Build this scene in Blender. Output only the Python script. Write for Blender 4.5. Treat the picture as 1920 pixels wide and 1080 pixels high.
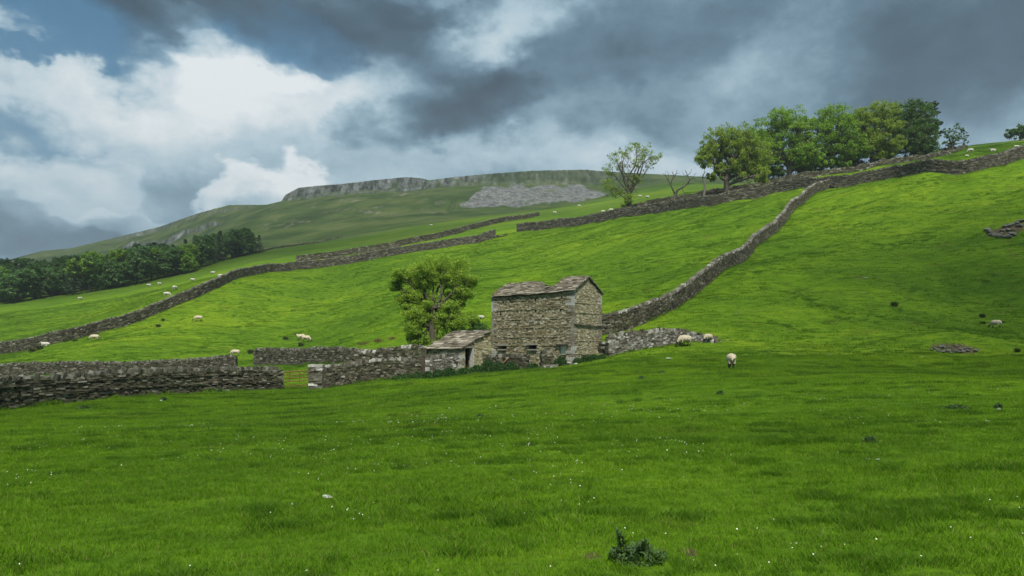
import bpy, bmesh, math, random
import numpy as np
from mathutils import Vector, Matrix
PI = math.pi
random.seed(7); RNG = np.random.default_rng(7)
for o in list(bpy.data.objects): bpy.data.objects.remove(o)
SC = bpy.context.scene; COL = SC.collection

# ---------------------------------------------------------------- camera, light, exposure
F = 1333.0; HY = 650.0                       # focal length and eye level, in pixels of a 1920 wide frame
cam = bpy.data.cameras.new('camera'); camo = bpy.data.objects.new('camera', cam); COL.objects.link(camo)
cam.sensor_width = 36; cam.lens = 36*F/1920; cam.shift_y = (HY-540)/1920
cam.clip_start = 0.1; cam.clip_end = 6000
camo.location = (0, 0, 0); camo.rotation_euler = (PI/2, 0, 0)
SC.camera = camo
SC.view_settings.view_transform = 'Standard'; SC.view_settings.look = 'None'
EXPO = 1.05
SC.view_settings.exposure = EXPO; SC.view_settings.gamma = 1
SUNDIR = Vector((0.08, -0.50, 0.84)).normalized()
sl = bpy.data.lights.new('sun', 'SUN'); sl.energy = 3.1; sl.angle = math.radians(8); sl.color = (1, .965, .89)
so = bpy.data.objects.new('sun', sl); COL.objects.link(so)
so.rotation_euler = SUNDIR.to_track_quat('Z', 'Y').to_euler(); so.location = (0, 0, 60)

def srgb(r, g, b):
    f = lambda c: (c/255/12.92) if c/255 <= .04045 else ((c/255+.055)/1.055)**2.4
    return (f(r), f(g), f(b), 1)

class NT:
    """small helper for writing node trees"""
    def __init__(s, nt): s.nt = nt; s.n = nt.nodes; s.l = nt.links
    def add(s, t, **kw):
        n = s.n.new(t)
        for k, v in kw.items(): setattr(n, k, v)
        return n
    def put(s, sock, v):
        if isinstance(v, bpy.types.NodeSocket): s.l.new(v, sock)
        elif v is not None: sock.default_value = v
    def m(s, op, a, b=None, c=None, clamp=False):
        n = s.add('ShaderNodeMath', operation=op, use_clamp=clamp)
        for i, v in enumerate((a, b, c)):
            if v is not None: s.put(n.inputs[i], v)
        return n.outputs[0]
    def v(s, op, a, b=None, sc=None):
        n = s.add('ShaderNodeVectorMath', operation=op)
        s.put(n.inputs[0], a)
        if b is not None: s.put(n.inputs[1], b)
        if sc is not None: s.put(n.inputs['Scale'], sc)
        return n.outputs['Value'] if op in ('DOT_PRODUCT', 'LENGTH') else n.outputs['Vector']
    def xyz(s, x, y, z=0.):
        n = s.add('ShaderNodeCombineXYZ'); s.put(n.inputs[0], x); s.put(n.inputs[1], y); s.put(n.inputs[2], z)
        return n.outputs[0]
    def noise(s, vec, scale, detail=4, rough=.55, dist=0., out='Fac'):
        n = s.add('ShaderNodeTexNoise'); s.put(n.inputs['Vector'], vec)
        n.inputs['Scale'].default_value = scale; n.inputs['Detail'].default_value = detail
        n.inputs['Roughness'].default_value = rough; n.inputs['Distortion'].default_value = dist
        return n.outputs[out]
    def ramp(s, fac, stops, interp='LINEAR'):
        n = s.add('ShaderNodeValToRGB'); s.put(n.inputs[0], fac); cr = n.color_ramp; cr.interpolation = interp
        while len(cr.elements) < len(stops): cr.elements.new(.5)
        for e, (p, c) in zip(cr.elements, stops):
            e.position = p; e.color = c if len(c) == 4 else (*c, 1)
        return n.outputs[0]
    def mix(s, fac, a, b, mode='MIX'):
        n = s.add('ShaderNodeMix', data_type='RGBA', blend_type=mode)
        s.put(n.inputs[0], fac); s.put(n.inputs[6], a); s.put(n.inputs[7], b)
        return n.outputs[2]
    def rng(s, x, a, b, c=0., d=1.):
        n = s.add('ShaderNodeMapRange'); s.put(n.inputs[0], x)
        for i, q in enumerate((a, b, c, d)): n.inputs[i+1].default_value = q
        n.interpolation_type = 'SMOOTHSTEP'
        return n.outputs[0]
    def attr(s, name, out='Fac'):
        return s.add('ShaderNodeAttribute', attribute_name=name).outputs[out]

# ---------------------------------------------------------------- sky: clouds by direction over a Nishita sky
def dirang(px, py):
    x = (px-960)/F; return math.atan(x), math.atan((HY-py)/F/math.sqrt(1+x*x))
def build_sky():
    w = bpy.data.worlds.new('World'); SC.world = w; w.use_nodes = True
    t = NT(w.node_tree); w.node_tree.nodes.clear()
    out = t.add('ShaderNodeOutputWorld'); bg = t.add('ShaderNodeBackground'); t.l.new(bg.outputs[0], out.inputs[0])
    bg.inputs['Strength'].default_value = 0.1
    tc = t.add('ShaderNodeTexCoord'); d = tc.outputs['Generated']
    sep = t.add('ShaderNodeSeparateXYZ'); t.l.new(d, sep.inputs[0])
    az = t.m('ARCTAN2', sep.outputs[0], sep.outputs[1]); el = t.m('ARCSINE', sep.outputs[2])
    ds = t.v('MULTIPLY', d, (1, 1, 1.5))
    n1 = t.noise(ds, 4.5, 5, .55, out='Color'); n2 = t.noise(ds, 17, 6, .6, out='Color')
    off = t.v('ADD', t.v('MULTIPLY', t.v('SUBTRACT', n1, (.5, .5, .5)), (.26, .16, 0)),
              t.v('MULTIPLY', t.v('SUBTRACT', n2, (.5, .5, .5)), (.085, .065, 0)))
    uv = t.v('ADD', t.xyz(az, el), off)
    def blob(px, py, rx, ry, sharp=False):
        a, e = dirang(px, py)
        q = t.v('MULTIPLY', t.v('SUBTRACT', uv, (a, e, 0)), (F/rx*.86, F/ry*.9, 0))
        r2 = t.v('DOT_PRODUCT', q, q)
        if sharp: return t.rng(r2, 1.05, .62)
        k = t.m('SUBTRACT', 1, r2, clamp=True)
        return t.rng(k, 0., 1.)
    # brightness field
    B = [ # px, py, rx, ry, amount
     (420,150,420,120,.26),(330,300,420,150,.13),(430,100,150,55,.20),(560,190,240,70,.20),(230,210,230,80,.14),(100,190,120,60,.10),(80,330,150,100,.16),
     (480,165,160,50,.10),(740,195,120,60,.14),(900,110,90,60,.14),(960,50,90,90,.16),(1010,20,80,80,.12),(650,320,330,50,.14),(1130,300,300,45,.20),(280,400,240,40,.10),
     (1530,110,120,100,.15),(1440,180,120,60,.08),(1250,325,160,35,.16),(1860,240,150,70,.12),(1330,130,90,50,.06),
     (60,200,120,60,.10),(1060,230,160,50,.05),
     (330,10,330,75,-.34),(220,95,150,70,-.22),(560,60,120,50,-.10),(130,190,60,40,-.08),(740,25,190,80,-.32),(850,200,190,95,-.30),(760,240,110,60,-.16),(950,180,130,90,-.14),(1030,150,120,60,-.10),
     (1250,50,230,100,-.17),(1420,30,200,80,-.05),(1830,50,320,150,-.28),(1650,150,220,90,-.09),(1120,180,230,110,-.04),(1280,200,220,90,-.05),
     (1700,260,260,60,-.06),(50,250,100,45,-.14),(330,350,150,80,-.09),(60,430,220,80,-.16),(560,290,180,50,-.05),(870,0,160,40,-.1)]
    acc = .485
    acc = t.m('ADD', t.m('MULTIPLY', t.m('SUBTRACT', t.noise(ds, 5, 8, .62), .5), .36), acc)
    acc = t.m('ADD', t.m('MULTIPLY', t.m('SUBTRACT', t.noise(ds, 13, 10, .72), .5), .42), acc)
    for px, py, rx, ry, a in B:
        acc = t.m('MULTIPLY_ADD', blob(px, py, rx, ry), a*(.82 if a > 0 else 1.), acc)
    # heaped white clouds with firmer edges and greyer hearts
    for px, py, rx, ry, a in [(470,350,92,62,.36),(450,118,110,38,.10),(120,330,95,55,.10),(265,415,120,30,.10)]:
        acc = t.m('MULTIPLY_ADD', blob(px, py, rx, ry, True), a, acc)
    acc = t.m('MULTIPLY_ADD', blob(480, 368, 60, 50), -.26, acc)
    acc = t.m('MULTIPLY_ADD', blob(70, 10, 230, 90), -.34, acc)
    acc = t.m('MULTIPLY_ADD', blob(18, 68, 60, 24), .42, acc)
    acc = t.m('MULTIPLY_ADD', blob(640, 234, 45, 38), -.22, acc)
    col = t.ramp(acc, [(0, srgb(42,64,82)), (.20, srgb(62,90,110)), (.36, srgb(90,121,142)), (.52, srgb(130,160,178)),
                       (.68, srgb(174,198,211)), (.84, srgb(205,218,225)), (1, srgb(232,238,241))])
    blue = 0.
    for px, py, rx, ry, a in [(30,30,170,110,1.2),(560,75,130,60,.5),(230,120,170,80,.4),(470,90,90,40,.3),(10,245,60,45,.6),(90,140,90,50,.45),(130,290,70,40,.25)]:
        blue = t.m('MULTIPLY_ADD', blob(px, py, rx, ry), a, blue)
    cloudy = t.rng(acc, .55, .80)
    blue = t.m('MULTIPLY', t.m('MINIMUM', blue, .92), t.m('SUBTRACT', 1, cloudy))
    sky = t.add('ShaderNodeTexSky'); sky.sky_type = 'NISHITA'; sky.sun_disc = False
    sky.sun_elevation = math.asin(SUNDIR.z); sky.sun_rotation = math.atan2(SUNDIR.x, SUNDIR.y)
    sky.air_density = 1.2; sky.dust_density = .4
    k = 10.3/2**EXPO
    skyc = t.mix(1, t.v('SCALE', sky.outputs[0], sc=1.0), (.42, .66, .74, 1), 'MULTIPLY')
    tint = t.v('SCALE', srgb(44,102,136)[:3], sc=k)
    bluec = t.mix(.25, tint, skyc)
    cl = t.v('SCALE', col, sc=k)
    fin = t.mix(blue, cl, bluec)
    # below eye level, the dim light the land sends back
    fin = t.mix(t.rng(sep.outputs[2], -.02, -.12), fin, (.6, .9, .45, 1))
    t.l.new(fin, bg.inputs['Color'])
    w.cycles.sampling_method = 'MANUAL'; w.cycles.sample_map_resolution = 512
build_sky()

# ---------------------------------------------------------------- helpers
def tag(o, label=None, cat=None, group=None, kind=None):
    if label: o['label'] = label
    if cat: o['category'] = cat
    if group: o['group'] = group
    if kind: o['kind'] = kind
    return o
def mesh_np(name, V, Q, smooth=False):
    me = bpy.data.meshes.new(name); V = np.asarray(V, np.float32); Q = np.asarray(Q, np.int32)
    k = Q.shape[1]; me.vertices.add(len(V)); me.vertices.foreach_set('co', V.ravel())
    me.loops.add(Q.size); me.loops.foreach_set('vertex_index', Q.ravel())
    me.polygons.add(len(Q)); me.polygons.foreach_set('loop_start', np.arange(0, Q.size, k, dtype=np.int32))
    me.polygons.foreach_set('loop_total', np.full(len(Q), k, np.int32))
    me.polygons.foreach_set('use_smooth', np.full(len(Q), smooth, bool))
    me.update(calc_edges=True); return me
def put(name, me, mat=None, parent=None, loc=None):
    if isinstance(me, tuple): me = mesh_np(name, *me)
    o = bpy.data.objects.new(name, me); COL.objects.link(o)
    if mat is not None and not me.materials: me.materials.append(mat)
    if parent: o.parent = parent
    if loc is not None: o.location = loc
    return o
def empty(name, loc=(0,0,0), rz=0):
    o = bpy.data.objects.new(name, None); COL.objects.link(o); o.location = loc; o.rotation_euler = (0,0,rz)
    o.empty_display_size = .3; return o
def copy_tree(o, parent=None):
    c = o.copy(); COL.objects.link(c); c.parent = parent
    for ch in list(o.children): copy_tree(ch, c)
    return c

# numpy noise
def _h(ix, iy, s):
    n = (ix*374761393 + iy*668265263 + s*1442695041) & 0xffffffff
    n = ((n ^ (n >> 13))*1274126177) & 0xffffffff
    return ((n ^ (n >> 16)) & 0xffff)/65535.
def vn(x, y, s=0):
    fx = np.floor(x); fy = np.floor(y); ix = fx.astype(np.int64); iy = fy.astype(np.int64)
    a = x-fx; b = y-fy; a = a*a*a*(a*(a*6-15)+10); b = b*b*b*(b*(b*6-15)+10)
    return ((_h(ix,iy,s)*(1-a)+_h(ix+1,iy,s)*a)*(1-b) + (_h(ix,iy+1,s)*(1-a)+_h(ix+1,iy+1,s)*a)*b)*2-1
def fbm(x, y, s=0, o=4, r=.5):
    t = 0; a = 1.; n = 0.
    for i in range(o):
        t = t + a*vn(x, y, s+i); n += a; a *= r
        x, y = 1.62*x-1.2*y+3.1, 1.2*x+1.62*y-7.7
    return t/n
def sstep(a, b, x):
    t = np.clip((x-a)/(b-a), 0, 1); return t*t*(3-2*t)

# ---------------------------------------------------------------- the lie of the land (bearing px, picture height py, distance Y)
CP = []
for px in (-2600,-1500,-600,0,400,800,1200,1600,1920,2600,3600,4600):
    for Y in (1.6,2.5,4,6.5,10,16):
        X = (px-960)/F*Y; z = -1.6+.035*X; CP.append((px, HY-z/Y*F, Y))
CP += [(0,772,33),(270,748,39.5),(525,728,46),(583,726,47),(700,709,48),(800,703,49),(975,695,48.5),(1076,681,49.5),(1170,665,51),(1340,643,54),
 (1480,636,57),(1600,640,55),(1787,657,48),(1867,616,62),(1920,628,57),(1371,692,36),(1650,695,36),(1920,700,36),(300,790,26),(700,770,26),(1000,745,26),(1000,712,38),
 (1400,590,62),(1400,480,88),(1250,588,66),(1300,552,72),(1350,514,79),(1480,402,110),(1545,348,130),
 (1600,598,62),(1600,520,75),(1600,430,95),(1600,345,127),
 (1800,612,62),(1800,560,70),(1800,475,80),(1800,400,95),(1820,324,112),(1920,545,70),(1920,440,82),(1920,355,100),(1920,299,115),
 (1130,622,62),(1180,617,62),(1130,560,80),(1130,510,100),(1130,450,130),(1140,412,160),(1250,520,85),(1250,455,110),(1250,396,150),(1400,440,104),(1400,375,139),
 (970,640,60),(970,590,78),(970,540,100),(970,490,130),(970,434,175),(800,647,60),(800,600,80),(800,560,100),(800,512,130),(800,469,166),
 (600,681,67),(600,650,85),(568,641,95),(600,600,112),(600,550,135),(600,501,163),(430,692,71),(430,662,90),(430,620,105),(430,570,122),(430,524,138),(500,509,152),
 (250,700,72),(250,650,92),(250,606,112),(150,634,105),(0,706,72),(0,680,90),(0,663,110),(0,733,50),(525,705,58),(790,672,61),(640,679,66),
 (0,620,140),(0,573,195),(200,590,140),(200,548,200),(370,552,124),(370,530,165),(370,515,205),(480,495,190),(480,478,240),
 (600,470,230),(600,455,300),(750,476,165),(750,447,230),(750,430,300),(900,452,169),(900,425,215),(900,412,290),(1010,430,175),(1010,405,240),(1010,392,330),
 (1140,395,215),(1140,378,320),(1250,376,165),(1250,355,260),(1250,345,350),(1330,384,142),(1330,371,155),(1330,352,250),(1330,345,350),
 (1450,360,137),(1450,346,155),(1450,340,175),(1450,348,260),(1545,330,150),(1545,324,170),(1545,338,260),(1680,335,122),(1680,308,150),(1680,303,170),(1680,315,260),
 (1750,325,115),(1750,292,160),(1750,286,175),(1750,302,260),(1820,296,140),(1820,280,170),(1820,273,195),(1820,292,300),(1900,302,115),(1900,284,137),(1900,268,180),(1900,264,200),(1900,285,300),
 (862,690,51.8),(900,686,53.5),(925,682,54.8),(1000,689,50.6),(850,676,56),(1787,647,48.5),
 (2100,275,115),(2100,250,180),(2100,245,200),(2100,270,300),(2100,600,62),(2100,430,82),
 (0,548,300),(0,522,600),(0,491,1100),(0,500,1500),(80,474,1080),(200,520,300),(200,482,600),(200,449,1000),(200,465,1500),(300,425,900),(370,490,300),(370,440,550),(370,400,800),(370,415,1200),(430,385,720),
 (480,465,300),(480,420,450),(490,384,650),(480,405,1000),(600,440,360),(600,405,460),(600,368,572),(532,376,590),(750,412,380),(750,385,470),(750,358,572),
 (900,395,400),(900,372,480),(900,346,572),(1050,385,420),(1050,366,490),(1050,348,572),(1130,372,420),(1130,350,572),(1200,358,420),(1200,338,572),(1200,334,620),(1330,334,560),(1330,345,800),
 (1450,352,400),(1450,342,560),(1450,352,900),(1545,362,500),(1680,342,500),(1820,322,500),(2100,300,500),(1920,320,1200),(1330,360,1500),(960,400,1500)]
def cz(px, z, Y): CP.append((px, HY-z/Y*F, Y))
for px, z in ((600,122),(750,127),(900,130),(1050,128),(1130,128)): cz(px, z, 640); cz(px, z, 760)
for px, k in ((-1200,1.),(-2600,1.3)):
    for z, Y in ((-4.5,33),(-6,72),(-5,110),(2,200),(20,300),(40,600),(100,1100),(100,1500)): cz(px, z*k, Y)
for px, k in ((3000,1.),(4600,1.1)):
    for z, Y in ((1.5,33),(6,60),(14,82),(33,115),(55,200),(60,300),(80,600),(100,1500)): cz(px, z*k, Y)
CP = np.array(CP, float)
def uvof(px, lY): return (px-960)/F, lY*.8
cu, cv = uvof(CP[:,0], np.log(CP[:,2])); cs = (HY-CP[:,1])/F
def tpsk(r2): return np.where(r2 > 1e-12, .5*r2*np.log(np.maximum(r2, 1e-12)), 0)
n = len(CP); K = tpsk((cu[:,None]-cu)**2+(cv[:,None]-cv)**2) + np.eye(n)*2e-5
P = np.c_[np.ones(n), cu, cv]; A = np.block([[K, P],[P.T, np.zeros((3,3))]])
Wt = np.linalg.solve(A, np.r_[cs, 0, 0, 0])
GX0, GX1, GN = -2700., 4700., 500
GY0, GY1, GM = math.log(1.4), math.log(1700), 360
gx = np.linspace(GX0, GX1, GN); gy = np.linspace(GY0, GY1, GM)
gu, gv = uvof(gx, gy)
SG = np.empty((GM, GN))
for j in range(GM):
    r2 = (gu[:,None]-cu)**2 + (gv[j]-cv)**2
    SG[j] = tpsk(r2)@Wt[:n] + Wt[n] + Wt[n+1]*gu + Wt[n+2]*gv[j]
def cubic(g, x, y):
    x = np.clip(x, 1, g.shape[1]-2.001); y = np.clip(y, 1, g.shape[0]-2.001)
    ix = x.astype(int); iy = y.astype(int); a = x-ix; b = y-iy
    def w(t): return (-.5*t+t*t-.5*t**3, 1-2.5*t*t+1.5*t**3, .5*t+2*t*t-1.5*t**3, -.5*t*t+.5*t**3)
    wa, wb = w(a), w(b); r = 0
    for j in range(4):
        r = r + wb[j]*sum(wa[i]*g[iy+j-1, ix+i-1] for i in range(4))
    return r
FOOT = np.array([(520,376),(533,376),(586,367),(632,365),(678,364),(742,358),(785,356),(827,356),(862,347),(905,345),(1011,346),(1082,350),(1128,350),(1200,338),(1260,334)], float)
TOP  = np.array([(520,378),(531,372),(536,362),(560,352),(600,348),(640,345),(700,338),(760,332),(790,334),(805,337),(850,332),(930,325),(1000,320),(1100,318),(1130,321),(1200,325),(1260,329),(1300,334)], float)
def relief(px, Y, X):
    """all bumps, hollows and crags on top of the broad shape"""
    z = fbm(X/19, Y/13, 11, 3)*np.minimum(.35, Y*.012)*sstep(5, 22, Y)
    z = z + fbm(X/6.5, Y/4.2, 21, 3)*np.clip(Y/300, .035, .16)
    z = z + fbm(X/2.2+Y/9, Y/.85, 31, 3)*np.clip(Y/700, .014, .13)*sstep(300, 170, Y)
    z = z + fbm(X/.75, Y/.5, 41, 2)*.016*sstep(120, 50, Y)
    hill = sstep(60, 80, Y)*sstep(200, 150, Y)*sstep(500, 1000, px)
    z = z + fbm(X/9+2, Y/5-X/14, 51, 2)*.55*hill
    g1 = np.exp(-((px-1815+(112-Y)*5.2)/38)**2)*sstep(80, 95, Y)*sstep(125, 112, Y); z = z-g1*.3       # gully below the wall
    hol = np.exp(-((X-31)/3.2)**2-((Y-49.0)/2.2)**2); z = z-hol*.5+.35*np.exp(-((X-31)/4.)**2-((Y-52.2)/1.5)**2)                                     # stony hollow
    hol2 = np.exp(-((X-8.2)/5)**2-((Y-29)/1.6)**2)+np.exp(-((X+4.8)/4)**2-((Y-19)/2.6)**2); z = z-hol2*.22
    far = sstep(300, 480, Y)
    z = z + far*(fbm(X/70, Y/120, 61, 4)*4 + fbm(X/16+fbm(X/40,Y/40,5,2), Y/60, 62, 4)*1.3)*sstep(1000, 800, np.abs(Y-200))
    Yc = 575 + 7*fbm(px/26, px*0+3, 71, 3) + 2.0*fbm(px/5, px*0+9, 72, 3)
    H = np.clip(np.interp(px, FOOT[:,0], FOOT[:,1])-np.interp(px, TOP[:,0], TOP[:,1]), 0, 60)/F*578*sstep(522, 534, px)*sstep(1300, 1230, px)
    H = np.where(px > 1300, 0, H); gap = np.exp(-((px-806)/14)**2)+.75*np.exp(-((px-850)/9)**2)
    soft = np.clip(gap+sstep(1120,1200,px), 0, 1)
    st = (1-soft)*(.16*sstep(-12,-3,Y-Yc)+.42*sstep(0,2.2,Y-Yc-1.2*fbm(px/4,px*0,73,2))+.42*sstep(3.5,6,Y-Yc)) + soft*sstep(-16, 12, Y-Yc)
    z = z + H*st
    # two lower rock steps on the left shoulder of the fell
    for s_, y0, x0, x1, hh in ((81,760,180,470,4.5),(82,640,200,430,4.),(83,690,300,500,3.)):
        yy = y0 + 26*fbm(px/60, px*0, s_, 2) + (300-px)*.35
        z = z + hh*sstep(0, 3, Y-yy)*sstep(x0,x0+40,px)*sstep(x1,x1-40,px) - hh*sstep(0,90,Y-yy-10)*sstep(x0,x0+40,px)*sstep(x1,x1-40,px)
    gl = np.exp(-((px-(835-(Y-400)*-.22+0))/4.5)**2)*sstep(385,410,Y)*sstep(500,470,Y); z = z-2.2*gl   # stream gully
    return z
_SK = None
def Hxy(X, Y, bumps=True):
    X = np.asarray(X, float); Y = np.asarray(Y, float)
    px = 960+F*X/Y
    s = cubic(SG, (px-GX0)/(GX1-GX0)*(GN-1), (np.log(Y)-GY0)/(GY1-GY0)*(GM-1))
    z = s*Y + (relief(px, Y, X) if bumps else 0)
    if _SK is not None:                                           # settle the crest of the fell
        c = np.interp(px, _SK[0], _SK[1]); z = z + c*np.where(px < 525, sstep(430, 650, Y), sstep(556, 577, Y))
    return z
def crest():
    T = np.array([(0,491),(80,470),(130,466),(210,447),(300,425),(370,400),(430,384),(500,384),(528,377),(534,366),(560,352),(600,348),(640,345),(700,338),(760,332),(790,334),(805,338),(850,332),(930,325),(1000,320),(1100,318),(1130,321),(1200,325),(1260,328),(1330,332),(1500,334)], float)
    P_ = np.arange(0, 1501, 4.); Y = np.exp(np.linspace(math.log(450), math.log(1300), 500)); c = []
    for p_ in P_:
        q = HY-Hxy((p_-960)/F*Y, Y)/Y*F; i = int(q.argmin()); c.append((q[i]-np.interp(p_, T[:,0], T[:,1]))/F*Y[i])
    return np.r_[-400, P_, 1800], np.r_[c[0], c, 0]
_SK = crest()
def H1(x, y): return float(Hxy(np.array([x]), np.array([y]))[0])
def hit(px, py, y0=4, y1=1000):
    """first point of the land met along a line of sight"""
    Y = np.exp(np.linspace(math.log(y0), math.log(y1), 1600)); X = (px-960)/F*Y; p = HY-Hxy(X, Y)/Y*F
    k = np.nonzero(p <= py)[0]; i = k[0] if len(k) else int(np.argmin(p))
    return float(X[i]), float(Y[i]), float(p[i]*0+Hxy(X[i:i+1], Y[i:i+1])[0])
def at(px, Y): return ((px-960)/F*Y, Y)

# ---------------------------------------------------------------- materials
def mat_new(name):
    m = bpy.data.materials.new(name); m.use_nodes = True; t = NT(m.node_tree)
    b = m.node_tree.nodes['Principled BSDF']; b.inputs['Roughness'].default_value = .9
    b.inputs['Specular IOR Level'].default_value = .25
    return m, t, b
def bump(t, b, h, st, dist):
    n = t.add('ShaderNodeBump'); n.inputs['Strength'].default_value = st; n.inputs['Distance'].default_value = dist
    t.put(n.inputs['Height'], h); t.l.new(n.outputs[0], b.inputs['Normal'])
def geo(t): return t.add('ShaderNodeNewGeometry')

def grass_color(t, pos):
    p = t.v('MULTIPLY', pos, (1, 1, 0))
    big = t.noise(p, .022, 3, .5); med = t.noise(t.v('MULTIPLY', p, (.6, 1, 1)), .16, 4, .6); sm = t.noise(t.v('MULTIPLY', p, (.55, 1.3, 1)), 1.1, 4, .65)
    f = t.m('ADD', t.m('MULTIPLY', big, .45), t.m('ADD', t.m('MULTIPLY', med, .35), t.m('MULTIPLY', sm, .30)))
    c = t.ramp(f, [(.36, (.026,.064,.005)), (.46, (.052,.112,.0062)), (.55, (.082,.156,.0075)), (.64, (.132,.205,.010))])
    ol = t.noise(t.v('MULTIPLY', p, (.5, 1, 1)), .45, 5, .7)
    c = t.mix(t.m('MULTIPLY', t.rng(ol, .56, .70), .55), c, (.085, .085, .018, 1))
    return c, sm
def mat_ground():
    m, t, b = mat_new('pasture'); g = geo(t); pos = g.outputs['Position']
    c, sm = grass_color(t, pos)
    p = t.v('MULTIPLY', pos, (.5, 1.5, 0)); st = t.noise(p, 1.6, 5, .7)
    c = t.mix(t.m('MULTIPLY', t.rng(st, .54, .70), .8), c, (.024, .042, .006, 1))      # dark tussock edges
    fine = t.noise(t.v('MULTIPLY', pos, (.7, 1.2, 0)), 9, 4, .7)
    c = t.mix(t.m('MULTIPLY', t.rng(fine, .50, .66), .45), c, (.020, .050, .006, 1))
    # fell grass
    fn = t.noise(pos, .035, 5, .6); fellc = t.ramp(fn, [(.36, (.020,.036,.010)), (.5, (.035,.058,.014)), (.66, (.066,.082,.026))])
    c = t.mix(t.attr('fell'), c, fellc)
    # limestone crag, scree, bare soil
    rn = t.noise(t.v('MULTIPLY', pos, (1.3, .2, .5)), .16, 6, .78); rockc = t.ramp(rn, [(.40, (.014,.017,.014)), (.49, (.058,.066,.063)), (.59, (.12,.13,.128)), (.72, (.22,.23,.226))])
    gn = t.noise(pos, .12, 5, .65)
    c = t.mix(t.m('MULTIPLY', t.attr('rock'), t.rng(gn, .68, .56)), c, rockc)
    sn = t.noise(t.v('MULTIPLY', pos, (1, .25, 1)), .3, 8, .9); scc = t.ramp(sn, [(.42, (.042,.046,.042)), (.5, (.092,.098,.093)), (.58, (.165,.17,.162))])
    c = t.mix(t.m('MULTIPLY', t.attr('scree'), t.rng(t.noise(t.v('MULTIPLY', pos, (1, .5, 1)), .07, 7, .75), .70, .56)), c, scc)
    pn = t.noise(t.v('MULTIPLY', pos, (1, .45, 1)), .075, 6, .72)
    c = t.mix(t.m('MULTIPLY', t.attr('patchy'), t.rng(pn, .54, .64)), c, (.15, .13, .105, 1))
    c = t.mix(t.attr('soil'), c, (.075, .055, .035, 1))
    t.l.new(c, b.inputs['Base Color']); b.inputs['Roughness'].default_value = .95; b.inputs['Specular IOR Level'].default_value = .04
    h = t.m('ADD', t.m('MULTIPLY', st, .5), t.m('MULTIPLY', fine, .22))
    bump(t, b, h, .8, .22)
    return m
def stone_mat(name, stops, lichen=.3, lich=(.50,.50,.44,1), moss=.0, mossc=(.055,.07,.02,1)):
    m, t, b = mat_new(name); g = geo(t); pos = g.outputs['Position']
    c = t.ramp(g.outputs['Random Per Island'], stops)
    n1 = t.noise(pos, 7, 5, .65); c = t.mix(t.rng(n1, .3, .75), t.mix(1, c, (.62,.60,.56,1), 'MULTIPLY'), c)
    n2 = t.noise(pos, 4.5, 6, .75); c = t.mix(t.m('MULTIPLY', t.rng(n2, .58, .66), lichen), c, lich)
    if moss: c = t.mix(t.m('MULTIPLY', t.rng(t.noise(pos, 1.1, 5, .7), .42, .66), moss), c, mossc)
    t.l.new(c, b.inputs['Base Color']); bump(t, b, t.noise(pos, 16, 5, .7), .6, .03)
    return m
M_ground = mat_ground()
M_wall = stone_mat('dark_walling_stone', [(0,(.024,.021,.013)),(.35,(.062,.055,.036)),(.7,(.11,.10,.068)),(.93,(.19,.178,.13)),(1,(.36,.35,.30))], .45, (.30,.30,.22,1), .4)
M_cope = stone_mat('coping_stone', [(0,(.06,.058,.042)),(.5,(.135,.13,.10)),(1,(.28,.275,.235))], .7, (.36,.36,.30,1), .3)
M_fell = stone_mat('hill_walling_stone', [(0,(.034,.031,.022)),(.5,(.082,.075,.055)),(.9,(.155,.145,.112)),(1,(.28,.27,.22))], .3, (.28,.27,.21,1), .3)
M_light = stone_mat('pale_walling_stone', [(0,(.07,.06,.045)),(.4,(.17,.155,.12)),(.8,(.30,.29,.25)),(1,(.60,.60,.57))], .7, (.60,.60,.56,1), .2)
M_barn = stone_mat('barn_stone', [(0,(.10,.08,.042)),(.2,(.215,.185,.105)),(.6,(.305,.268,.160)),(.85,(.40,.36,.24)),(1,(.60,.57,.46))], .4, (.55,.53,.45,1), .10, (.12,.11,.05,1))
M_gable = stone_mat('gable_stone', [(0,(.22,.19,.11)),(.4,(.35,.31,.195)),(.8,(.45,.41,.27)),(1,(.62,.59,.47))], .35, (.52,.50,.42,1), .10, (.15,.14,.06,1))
M_quoin = stone_mat('quoin_stone', [(0,(.17,.145,.10)),(.5,(.29,.265,.21)),(1,(.46,.46,.44))], .6, (.55,.57,.56,1))
M_rust = stone_mat('rusty_lintel_stone', [(0,(.13,.075,.03)),(1,(.30,.19,.08))], .3)
M_slate = stone_mat('stone_slate', [(0,(.085,.072,.052)),(.4,(.20,.172,.13)),(.8,(.31,.275,.215)),(1,(.44,.40,.33))], .45, (.42,.41,.36,1), .12)
M_rock = stone_mat('limestone', [(0,(.09,.088,.075)),(.6,(.16,.156,.14)),(1,(.28,.275,.255))], .5, (.38,.38,.35,1), .3)
M_chalk = stone_mat('bleached_limestone', [(0,(.6,.6,.57)),(1,(.8,.8,.78))], .2)
M_mortar, t, b = mat_new('wall_core'); t.l.new(t.ramp(t.noise(geo(t).outputs['Position'], 9, 4), [(.3,(.06,.05,.035)),(.7,(.14,.12,.085))]), b.inputs['Base Color'])
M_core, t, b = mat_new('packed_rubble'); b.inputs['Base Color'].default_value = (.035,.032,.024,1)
def plain(name, c1, c2, sc=12, rough=.8, metal=0):
    m, t, b = mat_new(name); n = t.noise(t.add('ShaderNodeTexCoord').outputs['Object'], sc, 5, .65)
    t.l.new(t.ramp(n, [(.35, c1), (.65, c2)]), b.inputs['Base Color']); b.inputs['Roughness'].default_value = rough; b.inputs['Metallic'].default_value = metal
    bump(t, b, n, .3, .02); return m
M_wood = plain('weathered_wood', (.16,.13,.09), (.34,.30,.23))
M_board = plain('whitewashed_board', (.60,.55,.44), (.80,.75,.62), 7)
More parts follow.
